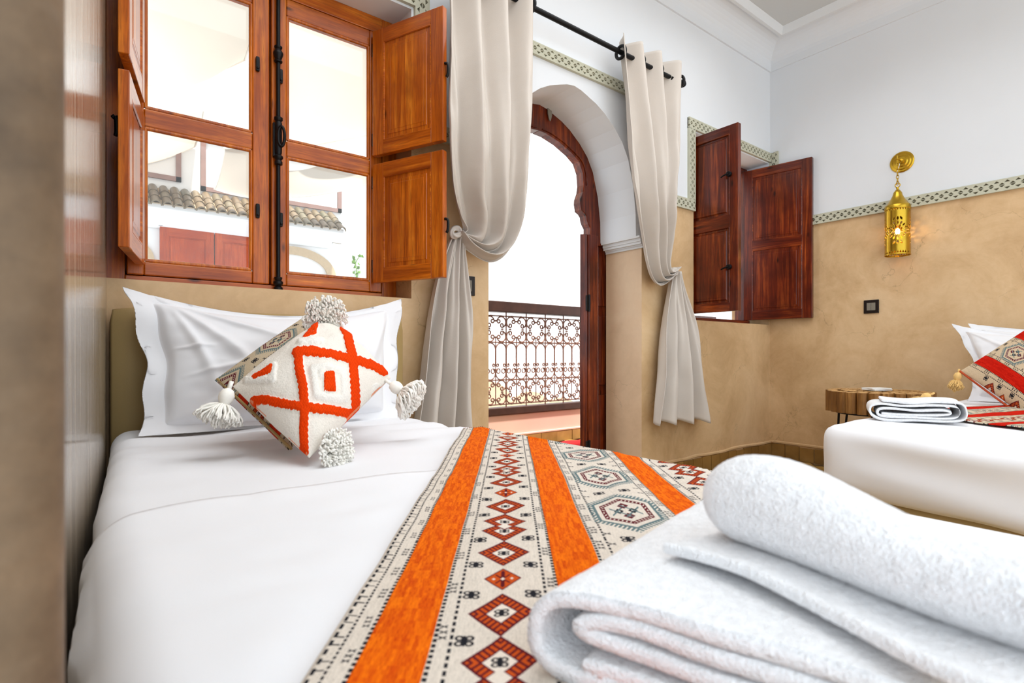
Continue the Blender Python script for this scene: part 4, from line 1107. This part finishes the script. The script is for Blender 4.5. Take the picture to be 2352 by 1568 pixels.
# ---- woven throw laid diagonally over the foot of the bed
CEN = [.0514, .1955, .362, .511, .667, .815]
stripes_cloth('orange_throw', .90, .60, .0005, (240, 116, 10), (196, 80, 26), CEN, .0455, seed=3, ph=(.047, .10))
TD = Vector((.61, .79, 0)).normalized(); TN = Vector((TD.y, -TD.x, 0))
tw = thing('woven_throw', 'cream woven throw with orange stripes and dark motifs laid diagonally over the near bed', 'throw', (.6, .6, .54))
mb = MB(); uv = []
S0, S1, C0, C1 = .12, 1.497, -.131, .452
def throw_pt(s, c):
    p = TD*s+TN*c; x, y = p.x, p.y
    lim = BX1-.048; r = .058; z = ZB+.0165
    wv = .0045*nz((s*1.2, c*2.4, 0), 4, 8)+.003*nz((s*3, c*6, 0), 4, 3)+.0035*math.sin(c*42+2*nz((s, c, 0), 3, 4))*smooth01((c-.05)/.2)
    if x <= lim: return Vector((x, y, z+max(wv, -.003)))
    e = x-lim
    if e < r*PI/2: a = e/r; return Vector((lim+r*math.sin(a), y, z-r+r*math.cos(a)))
    return Vector((lim+r+.004+abs(wv)*1.5, y+.0, z-r-(e-r*PI/2)))
nu, nv = 230, 150; ids = {}
for i in range(nu+1):
    for j in range(nv+1):
        s_ = S0+(S1-S0)*i/nu; c_ = C0+(C1-C0)*j/nv; p = TD*s_+TN*c_
        if p.x > BX1+.26 or p.y < .02: continue
        ids[i, j] = len(mb.v); mb.v.append(tuple(throw_pt(s_, c_))); uv.append(((c_-C0)/.90, s_/.60))
for i in range(nu):
    for j in range(nv):
        k = [(i,j),(i,j+1),(i+1,j+1),(i+1,j)]
        if all(q in ids for q in k): mb.f.append(tuple(ids[q] for q in k)); mb.m.append(0)
mb.uv = uv
o = mb.build('throw_cloth', M['orange_throw'], tw, smooth=True); md = o.modifiers.new('thick', 'SOLIDIFY'); md.thickness = .003; md.offset = -1
mb = MB()
for i in range(0, 60):
    c_ = C0+(.30)*(i+.5)/60
    if (TD*S1+TN*c_).x > BX1+.16: break
    p = throw_pt(S1, c_); q = throw_pt(S1+.006, c_)
    mb.tube([p+Vector((0,0,.001)), q+Vector((0,0,-.001))], .0012, 4)
mb.build('end_stitching', M['far_wood_x'], tw)

# ================================================================== TOWELS on the near bed
TY = M['terry']
def terry_fn(amp=.0016):
    def f(p): return amp*(nz(p, 70, 1)+.9*nz(p, 160, 2)+.5*nz(p, 320, 5))
    return f
tf = terry_fn()
def ribbon_towel(name, label, origin, ax, across, length, path, th, nlen=60, group=None, droop=None, amp=.0014, wav=.004):
    """folded towel: centre-line path [(w, h)] in the cross-section, swept along ax"""
    ax = Vector(ax).normalized(); ac = Vector(across).normalized(); o = Vector(origin); mb = MB()
    C_ = catmull([(a, b, 0) for a, b in path], len(path)*9); n = len(C_); secs = []
    for i, p in enumerate(C_):
        t = (C_[min(i+1, n-1)]-C_[max(i-1, 0)]).normalized(); secs.append((p, Vector((-t.y, t.x, 0))))
    ring = [(p, q, 1) for p, q in secs]
    e, t = secs[-1][0], (secs[-1][0]-secs[-2][0]).normalized()
    pts = [p+q*th/2 for p, q in secs]
    for k in range(1, 6): an = PI/2-PI*k/6; pts.append(e+t*th/2*math.cos(an)+secs[-1][1]*th/2*math.sin(an))
    pts += [p-q*th/2 for p, q in reversed(secs)]
    s0, t0 = secs[0][0], (secs[0][0]-secs[1][0]).normalized()
    for k in range(1, 6): an = -PI/2+PI*k/6; pts.append(s0+t0*th/2*math.cos(an)+secs[0][1]*th/2*math.sin(an))
    m = len(pts)
    def P(i, k):
        u = k/nlen; w, h = pts[i].x, pts[i].y
        bulge = 1+.02*math.sin(u*5+i*.01)
        p = o+ax*(u*length+wav*nz((w*18, h*22, 0), 1, 6)*(1-u))+ac*(w*bulge)+Z*(h+.0025*nz((u*3, w*9, h*9), 1.3, 2)*min(1, h/.01))
        cen = pts[i]
        return p
    V = [P(i, k) for k in range(nlen+1) for i in range(m)]
    fs = [(k*m+i, k*m+(i+1) % m, (k+1)*m+(i+1) % m, (k+1)*m+i) for k in range(nlen) for i in range(m)]
    half = n
    for k in (0, nlen):    # end strips between outer and inner line
        for i in range(n-1):
            q = (k*m+i, k*m+i+1, k*m+(n+5+n-1-(i+1)), k*m+(n+5+n-1-i)); fs.append(q)
        b = [k*m+n-1]+[k*m+n+j for j in range(5)]+[k*m+n+5]; fs.append(tuple(b))
        b = [k*m+2*n+4]+[k*m+2*n+5+j for j in range(5)]+[k*m]; fs.append(tuple(b))
    mb.add(V, fs); ob = mb.build(name, TY, smooth=True, off=o)
    tag(ob, label, 'towel', group)
    md = ob.modifiers.new('sub', 'SUBSURF'); md.subdivision_type = 'SIMPLE'; md.levels = 1; md.render_levels = 1
    tx = bpy.data.textures.get('pile') or bpy.data.textures.new('pile', 'CLOUDS'); tx.noise_scale = .0032; tx.noise_depth = 2
    d = ob.modifiers.new('pile', 'DISPLACE'); d.texture = tx; d.texture_coords = 'GLOBAL'; d.strength = .0010*amp/.0014; d.mid_level = .5
    return ob
ZT1 = ZB+.017
# lower towel: folded edge with its rolled layers faces the camera
fold = [(.030,.010),(.060,.0095),(.100,.010),(.140,.012),(.158,.018),(.150,.026),(.110,.028),(.060,.030),(.030,.034),(.024,.041),(.045,.047),(.090,.045),(.150,.041),(.180,.030),(.186,.018),(.180,.006),(.150,.0),(.080,.0),(.020,.0),(-.002,.006),(-.008,.022),(-.004,.044),(.012,.057),(.050,.060),(.120,.058),(.190,.050),(.215,.040)]
fold = [(a, b*.80+.006) for a, b in fold]
lt = ribbon_towel('folded_towel', 'thick white bath towel lying flat on the near bed, lower of the two nearest', (.226, .258, ZT1), (.97, .24, 0), (.40, -.93, 0), .285, fold, .0098, 70)
# upper towel: plump roll of the same terry with a flat edge showing beneath
ut = thing('rolled_towel', 'plump white towel lying on top of the flat bath towel in the foreground', 'towel', (.41, .1, .6))
ang = math.atan2(-.325, -.040); dv = Vector((math.cos(ang), math.sin(ang), 0)); nv_ = Vector((-dv.y, dv.x, 0))
org = Vector((.412, .232, 0))
def roll_fn(p):
    # p in local: x along, y across, z up
    l, w, h = p.x, p.y, p.z
    f = smooth01(l/.05)
    k = (w+.066)/.132
    hh = ZB+.085+(h-ZB-.082)*(.90+.1*f)*(1-.30*smooth01((l-.04)/.12))*(1-.42*k*k)-.030*k*k*smooth01(l/.1)-.03*smooth01((l-.05)/.2)*k
    q = org+dv*l+nv_*(w*(1+.04*math.sin(l*14)))+Z*(hh+.003*nz((l*9, w*9, h*9), 1, 4))
    return q
mb = MB(); mb.rbox(0, .36, -.066, .066, ZB+.082, ZB+.082+.068, .033, 84, 34, 22, roll_fn)
ro = mb.build('roll', TY, ut, smooth=True)
def flap(u, v):
    l = .004+u*.40; w = -(.094-.008*math.sin(u*9))+v*.15
    q = org+dv*l+nv_*w; q.z = ZB+.0815+.003*math.sin(u*12)+.002*nz((u*4, v*4, 0), 2, 3)+.003*smooth01(1-v*8); return q
mb = MB(); mb.grid(flap, 90, 30); fl_ = mb.build('flat_edge', TY, ut, smooth=True)
md = fl_.modifiers.new('thick', 'SOLIDIFY'); md.thickness = .0085; md.offset = 0
for ob in (ro, fl_):
    md = ob.modifiers.new('sub', 'SUBSURF'); md.levels = 2; md.render_levels = 2
    d = ob.modifiers.new('pile', 'DISPLACE'); d.texture = bpy.data.textures['pile']; d.texture_coords = 'GLOBAL'; d.strength = .0009; d.mid_level = .5

# ================================================================== CURTAINS on an iron pole
YC = 1.88; ZR = 2.307
pole = thing('curtain_pole', 'black iron curtain pole spanning the arched doorway', 'curtain pole', (1.7, YC, ZR))
MB().tube([(1.00, YC, ZR), (2.66, YC, ZR)], .0125, 14).build('rod', IR, pole, auto=40)
for x, s in ((1.00, -1), (2.66, 1)):
    MB().lathe([(.0125, -.01), (.019, 0), (.019, .006), (.011, .012), (.020, .03), (.022, .045), (.014, .060), (.004, .066)], (x, YC, ZR), 16, (s, 0, 0)).build('finial', IR, pole, auto=50)
for x in (1.10, 2.585):
    MB().tube(catmull([(x, D-.002, ZR-.03), (x, 1.95, ZR-.03), (x, YC, ZR-.022), (x, YC-.02, ZR-.004)], 12), .006, 8).build('bracket', IR, pole, auto=50)
def curtain(name, label, keys, ys, npl, amp, tail, knot, tail_n, grommets, ns=120, nl=90, tail_ys=None, z_top=None):
    """keys: strand outlines (t, [(u, v)]) measured at depth ys; the cloth is gathered to a knot, a tail hangs from it"""
    root = thing(name, label, 'curtain', tuple(onY(knot[0], knot[1], ys[-1])))
    def resample(pts, n):
        c = catmull([(a, b, 0) for a, b in pts], 160); d = [0]
        for p, q in zip(c, c[1:]): d.append(d[-1]+(q-p).length)
        out = []; j = 0
        for i in range(n+1):
            g = d[-1]*i/n
            while j < len(d)-2 and d[j+1] < g: j += 1
            t = (g-d[j])/max(1e-9, d[j+1]-d[j]); out.append(c[j].lerp(c[j+1], t))
        return out
    K = [(t, resample(p, nl)) for t, p in keys]
    def at(t, k):
        for (ta, pa), (tb, pb) in zip(K, K[1:]):
            if t <= tb+1e-9:
                return pa[k].lerp(pb[k], (t-ta)/(tb-ta))
        return K[-1][1][k]
    def ydep(s):
        return YS[int(round(s*240))].x
    YS = catmull([(y, 0, 0) for y in ys], 240)
    mb = MB()
    def fn(u, v):
        k = int(round(v*nl)); p = at(u, k); s = k/nl
        th = 2*PI*npl*u+1.3*nz((u*4, s*1.8, 0), 1, 3)*s
        fold = math.cos(th)+.30*math.cos(2*th+1.1)*smooth01(s*2)
        crease = .022*max(0, nz((u*6+s*2.2, s*3.2-u*1.5, 0), 1.4, 7))*smooth01(s*1.6)
        a = amp*(1-.38*smooth01(s*1.1))
        second = (.016*math.sin(2*PI*npl*1.8*u+s*4+1)+.008*math.sin(2*PI*npl*3.7*u-s*5))*smooth01(s*1.8)*(1-.6*s)
        y = ydep(s)-a*fold-crease-second-.02*math.sin(PI*s)*math.sin(PI*u)+.012*nz((u*5+s*2, s*6, 0), 1, 2)*s+.005*nz((u*14, s*12+u*8, 0), 1, 4)*smooth01(s*1.5)
        q = onY(p.x, p.y, ydep(s))
        return Vector((q.x, y, q.z))
    mb.grid(fn, ns, nl)
    o = mb.build('curtain_panel', M['linen'], root, smooth=True); md = o.modifiers.new('thick', 'SOLIDIFY'); md.thickness = .003; md.offset = 0
    # tail
    (l_out, r_out), ty = tail, (tail_ys or (1.93, 1.90))
    La, Ra = resample(l_out, 50), resample(r_out, 50); mb = MB()
    def tfn(u, v):
        k = int(round(v*50)); p = La[k].lerp(Ra[k], u); s = k/50
        y = ty[0]+(ty[1]-ty[0])*s-(.012+.036*smooth01(s*1.4))*math.cos(2*PI*tail_n*u+.5*s+1.0*nz((u*4, s*2, 1), 1, 5))-.010*math.sin(2*PI*tail_n*2.6*u+s*2)*(1-.4*s)-.012*math.sin(PI*u)*(1-s)
        q = onY(p.x, p.y+5*math.cos(2*PI*tail_n*u)*s, ty[0]+(ty[1]-ty[0])*s); return Vector((q.x+.004*nz((u*6, s*6, 0), 1, 2), y, q.z))
    mb.grid(tfn, 100, 50); o = mb.build('curtain_tail', M['linen'], root, smooth=True); md = o.modifiers.new('thick', 'SOLIDIFY'); md.thickness = .003; md.offset = 0
    # knot: a roll of cloth wound about the hook
    kc_ = onY(knot[0], knot[1], ys[-1]-.02); rr_ = knot[2]; mb = MB()
    def kfn(u, v):
        a = 2*PI*u; b = 2*PI*v; w = 1+.16*math.sin(4*b+2*a)+.10*nz((math.cos(a)*2, math.sin(a)*2, math.cos(b)*2), 1, 6)
        R_ = rr_*(1+.0*a); r_ = rr_*.55*w
        return kc_+Vector(((R_+r_*math.cos(b))*math.cos(a)*.75+.3*rr_*math.sin(a), -r_*math.sin(b)*1.0-.3*R_*math.cos(a+.6), (R_*.8+r_*math.cos(b))*math.sin(a)))
    mb.grid(kfn, 40, 24); mb.build('knot', M['linen'], root, smooth=True)
    for (t, dz) in grommets:
        p = fn(t, round(2/nl*nl)/nl); x = p.x
        ring = [Vector((x, YC+.031*math.cos(a), ZR+.031*math.sin(a))) for a in [2*PI*q/28 for q in range(28)]]
        MB().tube(ring, .0085, 8, closed=True).build('grommet', IR, root, auto=60)
    return root
curtain('curtain_left', 'cream linen curtain swagged low and knotted left of the arched doorway',
        [(0, [(1019,-84),(1022,200),(1032,420),(1048,490),(1064,528),(1052,540)]),
         (.30, [(1085,-68),(1088,200),(1096,420),(1110,510),(1098,556),(1070,548),(1050,538)]),
         (.62, [(1155,-46),(1158,200),(1160,430),(1150,548),(1118,574),(1076,558),(1048,536)]),
         (1, [(1233,-20),(1231,200),(1216,430),(1190,556),(1140,600),(1082,574),(1046,534)])],
        (1.88, 1.86, 1.82, 1.80, 1.84, 1.93), 3.5, .052,
        ([(1036,535),(1012,600),(990,690),(965,850),(945,1010)], [(1062,535),(1072,610),(1086,720),(1089,850),(1092,1015)]), (1047, 533, .022), 3.5, [(.07,0),(.36,0),(.64,0),(.93,0)], tail_ys=(1.94, 1.90))
curtain('curtain_right', 'cream linen curtain gathered into a narrow knot right of the arched doorway',
        [(0, [(1417,84),(1440,350),(1466,520),(1484,620),(1508,656),(1536,640),(1547,618)]),
         (.35, [(1470,108),(1488,350),(1502,530),(1508,612),(1520,642),(1538,632),(1547,616)]),
         (.68, [(1520,132),(1524,360),(1524,520),(1522,600),(1528,630),(1540,626),(1548,616)]),
         (1, [(1572,158),(1560,380),(1545,540),(1534,600),(1534,622),(1542,622),(1549,614)])],
        (1.88, 1.88, 1.87, 1.86, 1.90, 1.94), 3.5, .042,
        ([(1541,624),(1532,680),(1520,770),(1510,880),(1502,972)], [(1560,624),(1572,670),(1598,745),(1618,850),(1636,964)]), (1549, 624, .020), 3.5, [(.05,0),(.34,0),(.62,0),(.93,0)], tail_ys=(1.94, 1.90))

# ================================================================== BED 2 (far right)
TX0 = 1.985
def tilt(p): return Vector((p.x, p.y, p.z-.050*(.82-p.y)*smooth01((p.z-.2)/.2+.6)*min(1, max(.0, 1-(p.x-TX0)/1.9))))
bed2 = thing('single_bed', 'single bed with a tight white sheet standing against the right-hand wall', 'bed', (2.9, .1, 0))
def m2fn(p):
    q = tilt(p)
    if p.x < TX0+.03: q.x += .014*nz((p.y*1.0+p.z*.8, p.z*5-p.y*.5, 0), 2.2, 7)+.010*math.exp(-((p.z-.36)/.05)**2)*-.4
    if p.z < .33: q.x += .010*(1-(p.z-.275)/.055); 
    q.z += .003*nz(p, 7, 3) if p.z > .45 else 0
    if p.z < .29: q.z += .010*nz((p.x*2, p.y*3, 0), 2, 8)
    return q
MB().rbox(TX0, 3.92, -.62, .835, .275, .512, .050, 70, 60, 20, m2fn).build('mattress', WC, bed2, smooth=True)
MB().rbox(TX0+.05, 3.9, -.58, .79, .09, .27, .02, 10, 10, 3).build('bed_base', M['leatherette'], bed2, smooth=True)
for x in (TX0+.1, 3.84):
    for y in (-.52, .73): MB().lathe([(.018, 0), (.024, .10)], (x, y, 0), 14).build('leg', M['dark_base'], bed2, auto=40)
def zb2(x, y): return .512-.050*(.82-y)*min(1, max(0, 1-(x-TX0)/1.9))
P2 = [onX(2222, 921, 3.50), onX(2560, 935, 3.50), onX(2580, 760, 3.74), onX(2186, 742, 3.74)]
pil2, _ = big_pillow('bed_pillow', 'white pillow at the head of the right-hand bed, in front of its pair', P2, .085, .045, 6, left_in=.05, folds=[(.1,.9,.5,.5,.03,.012), (.12,.5,.4,.4,.02,.01)])
P3 = [p+Vector((.085, -.05, .002)) for p in P2]
pil3, _ = big_pillow('bed_pillow', 'white pillow behind the front pillow, nearest the right-hand wall', P3, .05, .02, 9, left_in=.02)
RED = (206, 34, 16)
stripes_cloth('red_throw', .80, .60, .0008, RED, (196, 84, 32), [.03, .20, .36, .52, .68], .05, seed=21, first='hex', ground=np.array((214,196,168))/255)
t2 = thing('woven_throw', 'beige woven throw with red stripes spread over the right-hand bed', 'throw', (2.9, .4, .52))
d2 = Vector((.955, -.296, 0)).normalized(); n2 = Vector((d2.y, -d2.x, 0)); o2 = Vector((2.56, .80, 0))
mb = MB(); uv = []
def t2fn(u, v):
    s_, c_ = u*1.0, v*.78; p = o2+d2*s_+n2*c_
    z = zb2(p.x, p.y)+.010+.006*max(-1, nz((s_*2, c_*5, 0), 2.2, 3))+.010*max(0, math.sin(c_*34+s_*5))*(.3+.7*abs(nz((s_, c_, 0), 3, 6)))
    uv.append((c_/.8, s_/.6)); return Vector((p.x, p.y, z))
mb.grid(t2fn, 90, 90); mb.uv = uv
o = mb.build('throw_cloth', M['red_throw'], t2, smooth=True); md = o.modifiers.new('thick', 'SOLIDIFY'); md.thickness = .004; md.offset = 1
# patterned cushion with gold tassels
stripes_cloth('red_cushion', .44, .44, .0007, RED, (204, 92, 40), [.01, .165, .345, .53], .052, seed=31, first='diamond', ph=(.06, .1), ground=np.array((212,188,156))/255)
C2 = [onX(2205, 852, 3.28), onX(2400, 992, 3.12), onX(2560, 790, 3.32), onX(2420, 716, 3.46)]   # L B R T
c2 = thing('kilim_cushion', 'beige cushion with red stripes and gold corner tassels on the right-hand bed', 'cushion', tuple(C2[1]))
BLc, BRc, TRc, TLc = C2[0], C2[1], C2[2], C2[3]
mb, _, _ = pillow_mesh([BRc, TRc, TLc, BLc], .075, 60, pinch=.03, wr_amp=.005, seed=6, back=.7)
mb.uv = [(1-(.96*a+.02), .96*b+.02) for a, b in mb.uv]
mb.build('cushion_body', M['red_cushion'], c2, smooth=True)
MB().tube([BLc.lerp(BRc, t)+Vector((-.002, 0, -.004*math.sin(PI*t))) for t in [i/20 for i in range(21)]], .005, 6).build('piping', M['far_wood_x'], c2, auto=60)
tassel(c2, BLc+Vector((-.004, .004, -.002)), (-.15, .12, -1), .062, .030, 200, M['tassel_gold'], head=.017, seed=11, rad=.0018)
tz = onX(2140, 905, 3.0)
tg = thing('tassel', 'loose gold tassel lying on the far edge of the red-striped throw by the pillow', 'tassel', tuple(tz))
tassel(tg, tz, (-.25, .45, -.30), .075, .022, 160, M['tassel_gold'], 'tassel_strands', head=.018, seed=12, rad=.002, droop=.0)
# folded towel on the corner of bed 2
f2 = [(.02,.016),(.06,.014),(.12,.016),(.19,.018),(.225,.026),(.20,.036),(.12,.032),(.05,.036),(.015,.034),(.004,.024),(.010,.010),(.05,.006),(.13,.007),(.20,.006),(.240,.012),(.250,.032),(.235,.050),(.17,.052),(.08,.047),(.02,.052),(-.012,.046),(-.02,.028),(-.010,.008),(.03,-.004),(.12,-.003),(.21,-.004),(.258,.004),(.268,.030),(.252,.060),(.19,.064),(.10,.058),(.02,.064)]
ribbon_towel('folded_towel', 'white folded towel with rolled layers on the corner of the right-hand bed', (2.235, .745, .519), (.93, .36, 0), (.56, -.83, 0), .19, f2, .0085, 40, amp=.0008)

# ================================================================== NIGHTSTAND of log slices
NS = Vector((3.56, 1.175, 0)); NR = .262; nzt = .540
ns = thing('side_table', 'round side table of upright log slices on black hairpin legs in the corner', 'table', tuple(NS))
pts_ = []; rr = random.Random(5)
def ok(x, y, r): return all((x-a)**2+(y-b)**2 > (r+c-.003)**2 for a, b, c in pts_)
for k in range(26):
    a = 2*PI*k/26; r = .029+rr.uniform(-.003, .004); x, y = (NR-r)*math.cos(a), (NR-r)*math.sin(a); pts_.append((x, y, r))
for _ in range(9000):
    a = rr.uniform(0, 2*PI); q = (NR-.065)*math.sqrt(rr.random()); r = rr.choice([.036, .03, .025, .02, .015]); x, y = q*math.cos(a), q*math.sin(a)
    if ok(x, y, r): pts_.append((x, y, r))
rg = NT('log_end'); v = rg.coords(kind='Object'); sp = rg.add('ShaderNodeVectorMath', operation='LENGTH'); mp = rg.coords((1, 1, 0), 'Object'); rg.link(mp, sp.inputs[0])
ms = rg.add('ShaderNodeMath', operation='MULTIPLY'); ms.inputs[1].default_value = 900; rg.link(sp.outputs['Value'], ms.inputs[0]); sn = rg.add('ShaderNodeMath', operation='SINE'); rg.link(ms.outputs[0], sn.inputs[0])
rg.base(rg.ramp(sn.outputs[0], [(.0, rgb(196,150,90)), (1, rgb(222,184,130))])); rg.set(Roughness=.5); M['log_end'] = rg.m
for x, y, r in pts_:
    mb = MB(); n_ = 9; z0 = nzt-.118-rr.uniform(0, .008); z1 = nzt-rr.uniform(0, .003)
    off = [r*rr.uniform(.93, 1.05) for _ in range(n_)]
    c = [(off[k]*math.cos(2*PI*k/n_), off[k]*math.sin(2*PI*k/n_)) for k in range(n_)]
    mb.add([(a, b, z0-nzt) for a, b in c]+[(a, b, z1-nzt-.002) for a, b in c]+[(a*.93, b*.93, z1-nzt) for a, b in c],
           [tuple(range(n_))[::-1]]+[(k, (k+1) % n_, n_+(k+1) % n_, n_+k) for k in range(n_)]+[(n_+k, n_+(k+1) % n_, 2*n_+(k+1) % n_, 2*n_+k) for k in range(n_)])
    mb.mi = 1; b_ = len(mb.v)-n_; mb.f.append(tuple(range(b_, b_+n_))); mb.m.append(1)
    o = mb.build('log_slice', [M['log_wood_z'], M['log_end']], ns, off=Vector((0, 0, 0))); o.location = (x, y, nzt)
MB().lathe([(NR-.05, 0), (NR-.05, .012)], (NS.x, NS.y, nzt-.132), 32).build('base_plate', IR, ns, auto=40)
for k in range(3):
    a = 2*PI*k/3+2.35; c = NS+Vector((math.cos(a), math.sin(a), 0))*.19; tdir = Vector((-math.sin(a), math.cos(a), 0)); out = Vector((math.cos(a), math.sin(a), 0))
    MB().tube(catmull([c+tdir*.05+Z*(nzt-.12), c+tdir*.03+out*.02+Z*.15, c+tdir*.008+out*.035+Z*.012, c+out*.037+Z*.006, c-tdir*.008+out*.035+Z*.012, c-tdir*.03+out*.02+Z*.15, c-tdir*.05+Z*(nzt-.12)], 40), .006, 8).build('hairpin_leg', IR, ns, auto=60)
q = onZ(2014, 895, nzt+.004)
cdn = thing('note_pad', 'small white paper pad lying on the log-slice side table', 'paper', tuple(q))
MB().fbox((q, Vector((.9, -.43, 0)), Vector((.43, .9, 0)), Z), -.06, .06, -.045, .045, -.002, .006).build('pages', M['paper_white'], cdn, bevel=.001)
MB().fbox((q+Z*.008, Vector((.82, -.57, 0)), Vector((.57, .82, 0)), Z), -.06, .055, -.045, .045, -.002, .004).build('cover', M['paper_white'], cdn, bevel=.001)

# ================================================================== WALL LANTERN (pierced brass)
lp = onX(2072, 372, XR); lx = XR-.078
lam = thing('wall_lantern', 'pierced brass cylinder lantern hanging from a chain on the right-hand wall, lit', 'lamp', (XR, lp.y, lp.z))
BR = M['brass']
MB().lathe([(.064, 0), (.064, .004), (.058, .009), (.050, .008), (.044, .013), (.034, .012), (.028, .017), (.016, .017), (.014, .024), (.004, .026)], (XR, lp.y, lp.z), 40, (-1, 0, 0)).build('wall_plate', BR, lam, auto=30)
MB().tube(catmull([(XR-.02, lp.y, lp.z), (XR-.05, lp.y, lp.z+.004), (XR-.078, lp.y, lp.z-.002), (XR-.085, lp.y, lp.z+.014), (XR-.078, lp.y, lp.z+.022)], 16), .004, 8).build('hook', BR, lam, auto=60)
def U2(u, v): return onX(u, v, lx)
ztop = U2(2065, 436).z; zcap = U2(2065, 478).z; zbot = U2(2065, 586).z; rl_ = .0655; ly = lp.y
zz = lp.z-.004; k = 0
while zz > ztop+.045:
    a = PI/2*(k % 2); ring = [Vector((lx+.0065*math.cos(t)*math.cos(a), ly+.0065*math.cos(t)*math.sin(a), zz-.011+.012*math.sin(t))) for t in [2*PI*q/14 for q in range(14)]]
    MB().tube(ring, .0021, 6, closed=True).build('chain_link', M['brass'], lam, auto=60); zz -= .0185; k += 1
ring = [Vector((lx, ly+.013*math.cos(t), ztop+.030+.013*math.sin(t))) for t in [2*PI*q/20 for q in range(20)]]
MB().tube(ring, .0028, 6, closed=True).build('top_ring', BR, lam, auto=60)
h_ = ztop-zcap
MB().lathe([(.005, h_+.02), (.008, h_+.012), (.006, h_+.004), (.012, h_), (.022, h_*.86), (.026, h_*.70), (.036, h_*.52), (.056, h_*.22), (.063, h_*.16), (.067, h_*.10), (.067, -.008), (.064, -.012)], (lx, ly, zcap), 36, caps=False).build('cap', BR, lam, auto=35)
hb = zcap-zbot
def pierce(u, v):       # True keeps the metal; u round, v up
    th = ((u-.547+.125)*4) % 1.0-.5; x = th*2*PI*rl_/4; y = (v-.5)*hb
    A = abs
    def leaf(x, y, cx, cy, an, L, w):
        dx, dy = x-cx, y-cy; a = dx*math.cos(an)+dy*math.sin(an); b = -dx*math.sin(an)+dy*math.cos(an)
        return A(a) < L and A(b) < w*(1-(a/L)**2)
    for k in range(8):
        an = PI/8+k*PI/4
        if leaf(x, y, .019*math.cos(an), .019*math.sin(an), an, .0165, .0068): return False
    for k in range(16):
        an = k*PI/8
        if leaf(x, y, .046*math.cos(an), .046*math.sin(an), an, .0105, .0046) and A(x) < .0505: return False
    for sy in (-1, 1):
        for k in range(-1, 2):
            if leaf(x, y, k*.018, sy*.071, PI/2+k*.5, .012, .0052): return False
        for k in range(-3, 4):
            dx = x-k*.014; dy = sy*y-(.5*hb-.022)
            if 0 < dy < .014 and A(dx) < .0062*(dy/.014): return False
    return True
n_u, n_v = 240, 170
mb = MB(); mb.grid(lambda u, v: Vector((lx+rl_*math.cos(2*PI*u), ly+rl_*math.sin(2*PI*u), zbot+hb*v)), n_u, n_v, wrap=True, keep=pierce)
o = mb.build('pierced_shade', BR, lam, smooth=True); md = o.modifiers.new('thick', 'SOLIDIFY'); md.thickness = .0012; md.offset = -1
for z in (zbot+.001, zcap-.004):
    MB().tube([Vector((lx+rl_*math.cos(t), ly+rl_*math.sin(t), z)) for t in [2*PI*q/48 for q in range(48)]], .0024, 6, closed=True).build('rim', BR, lam, auto=60)
zbulb = (zbot+zcap)/2
MB().lathe([(.003, .020), (.009, .015), (.0115, .006), (.0115, -.003), (.008, -.011), (.003, -.015)], (lx, ly, zbulb), 18).build('bulb', M['bulb_glow'], lam, auto=60)
MB().lathe([(.010, 0), (.012, .02), (.012, .055), (.003, .06)], (lx, ly, zbulb+.022), 14).build('bulb_holder', M['brass_dark'], lam, auto=40)
MB().tube([(lx, ly, zbulb+.08), (lx, ly, zcap+h_*.8)], .003, 6).build('flex', M['brass_dark'], lam)
ld = bpy.data.lights.new('bulb_light', 'POINT'); ld.energy = 17; ld.color = (1, .62, .16); ld.shadow_soft_size = .006
lo = bpy.data.objects.new('bulb_light', ld); COL.objects.link(lo); lo.parent = lam; lo.location = Vector((lx, ly, zbulb))-ORI[lam.name]
# cable beside the chain
MB().tube(catmull([(XR-.02, lp.y+.006, lp.z-.01), (XR-.05, ly+.008, lp.z-.06), (XR-.07, ly+.012, (lp.z+ztop)/2), (lx, ly+.006, ztop+.02)], 20), .0016, 6).build('cable', M['paper_white'], lam, auto=60)

# ================================================================== SWITCHES
def switch(label, c, A, N):
    s = thing('light_switch', label, 'switch', tuple(c)); fr = (Vector(c), Vector(A), Z, Vector(N))
    MB().fbox(fr, -.0425, .0425, -.0425, .0425, 0, .009).build('frame', M['black_plastic'], s, bevel=.002)
    for a, b in ((-.024, -.0008), (.0008, .024)): MB().fbox(fr, a, b, -.024, .024, .006, .0115).build('rocker', M['grey_plastic'], s, bevel=.001)
switch('black framed double light switch on the tan right-hand wall below the lantern', onX(2002, 704, XR), -Y, -X)
cL = onY(1070, 656, D)
switch('black framed light switch half hidden by the left curtain', cL, X, -Y)
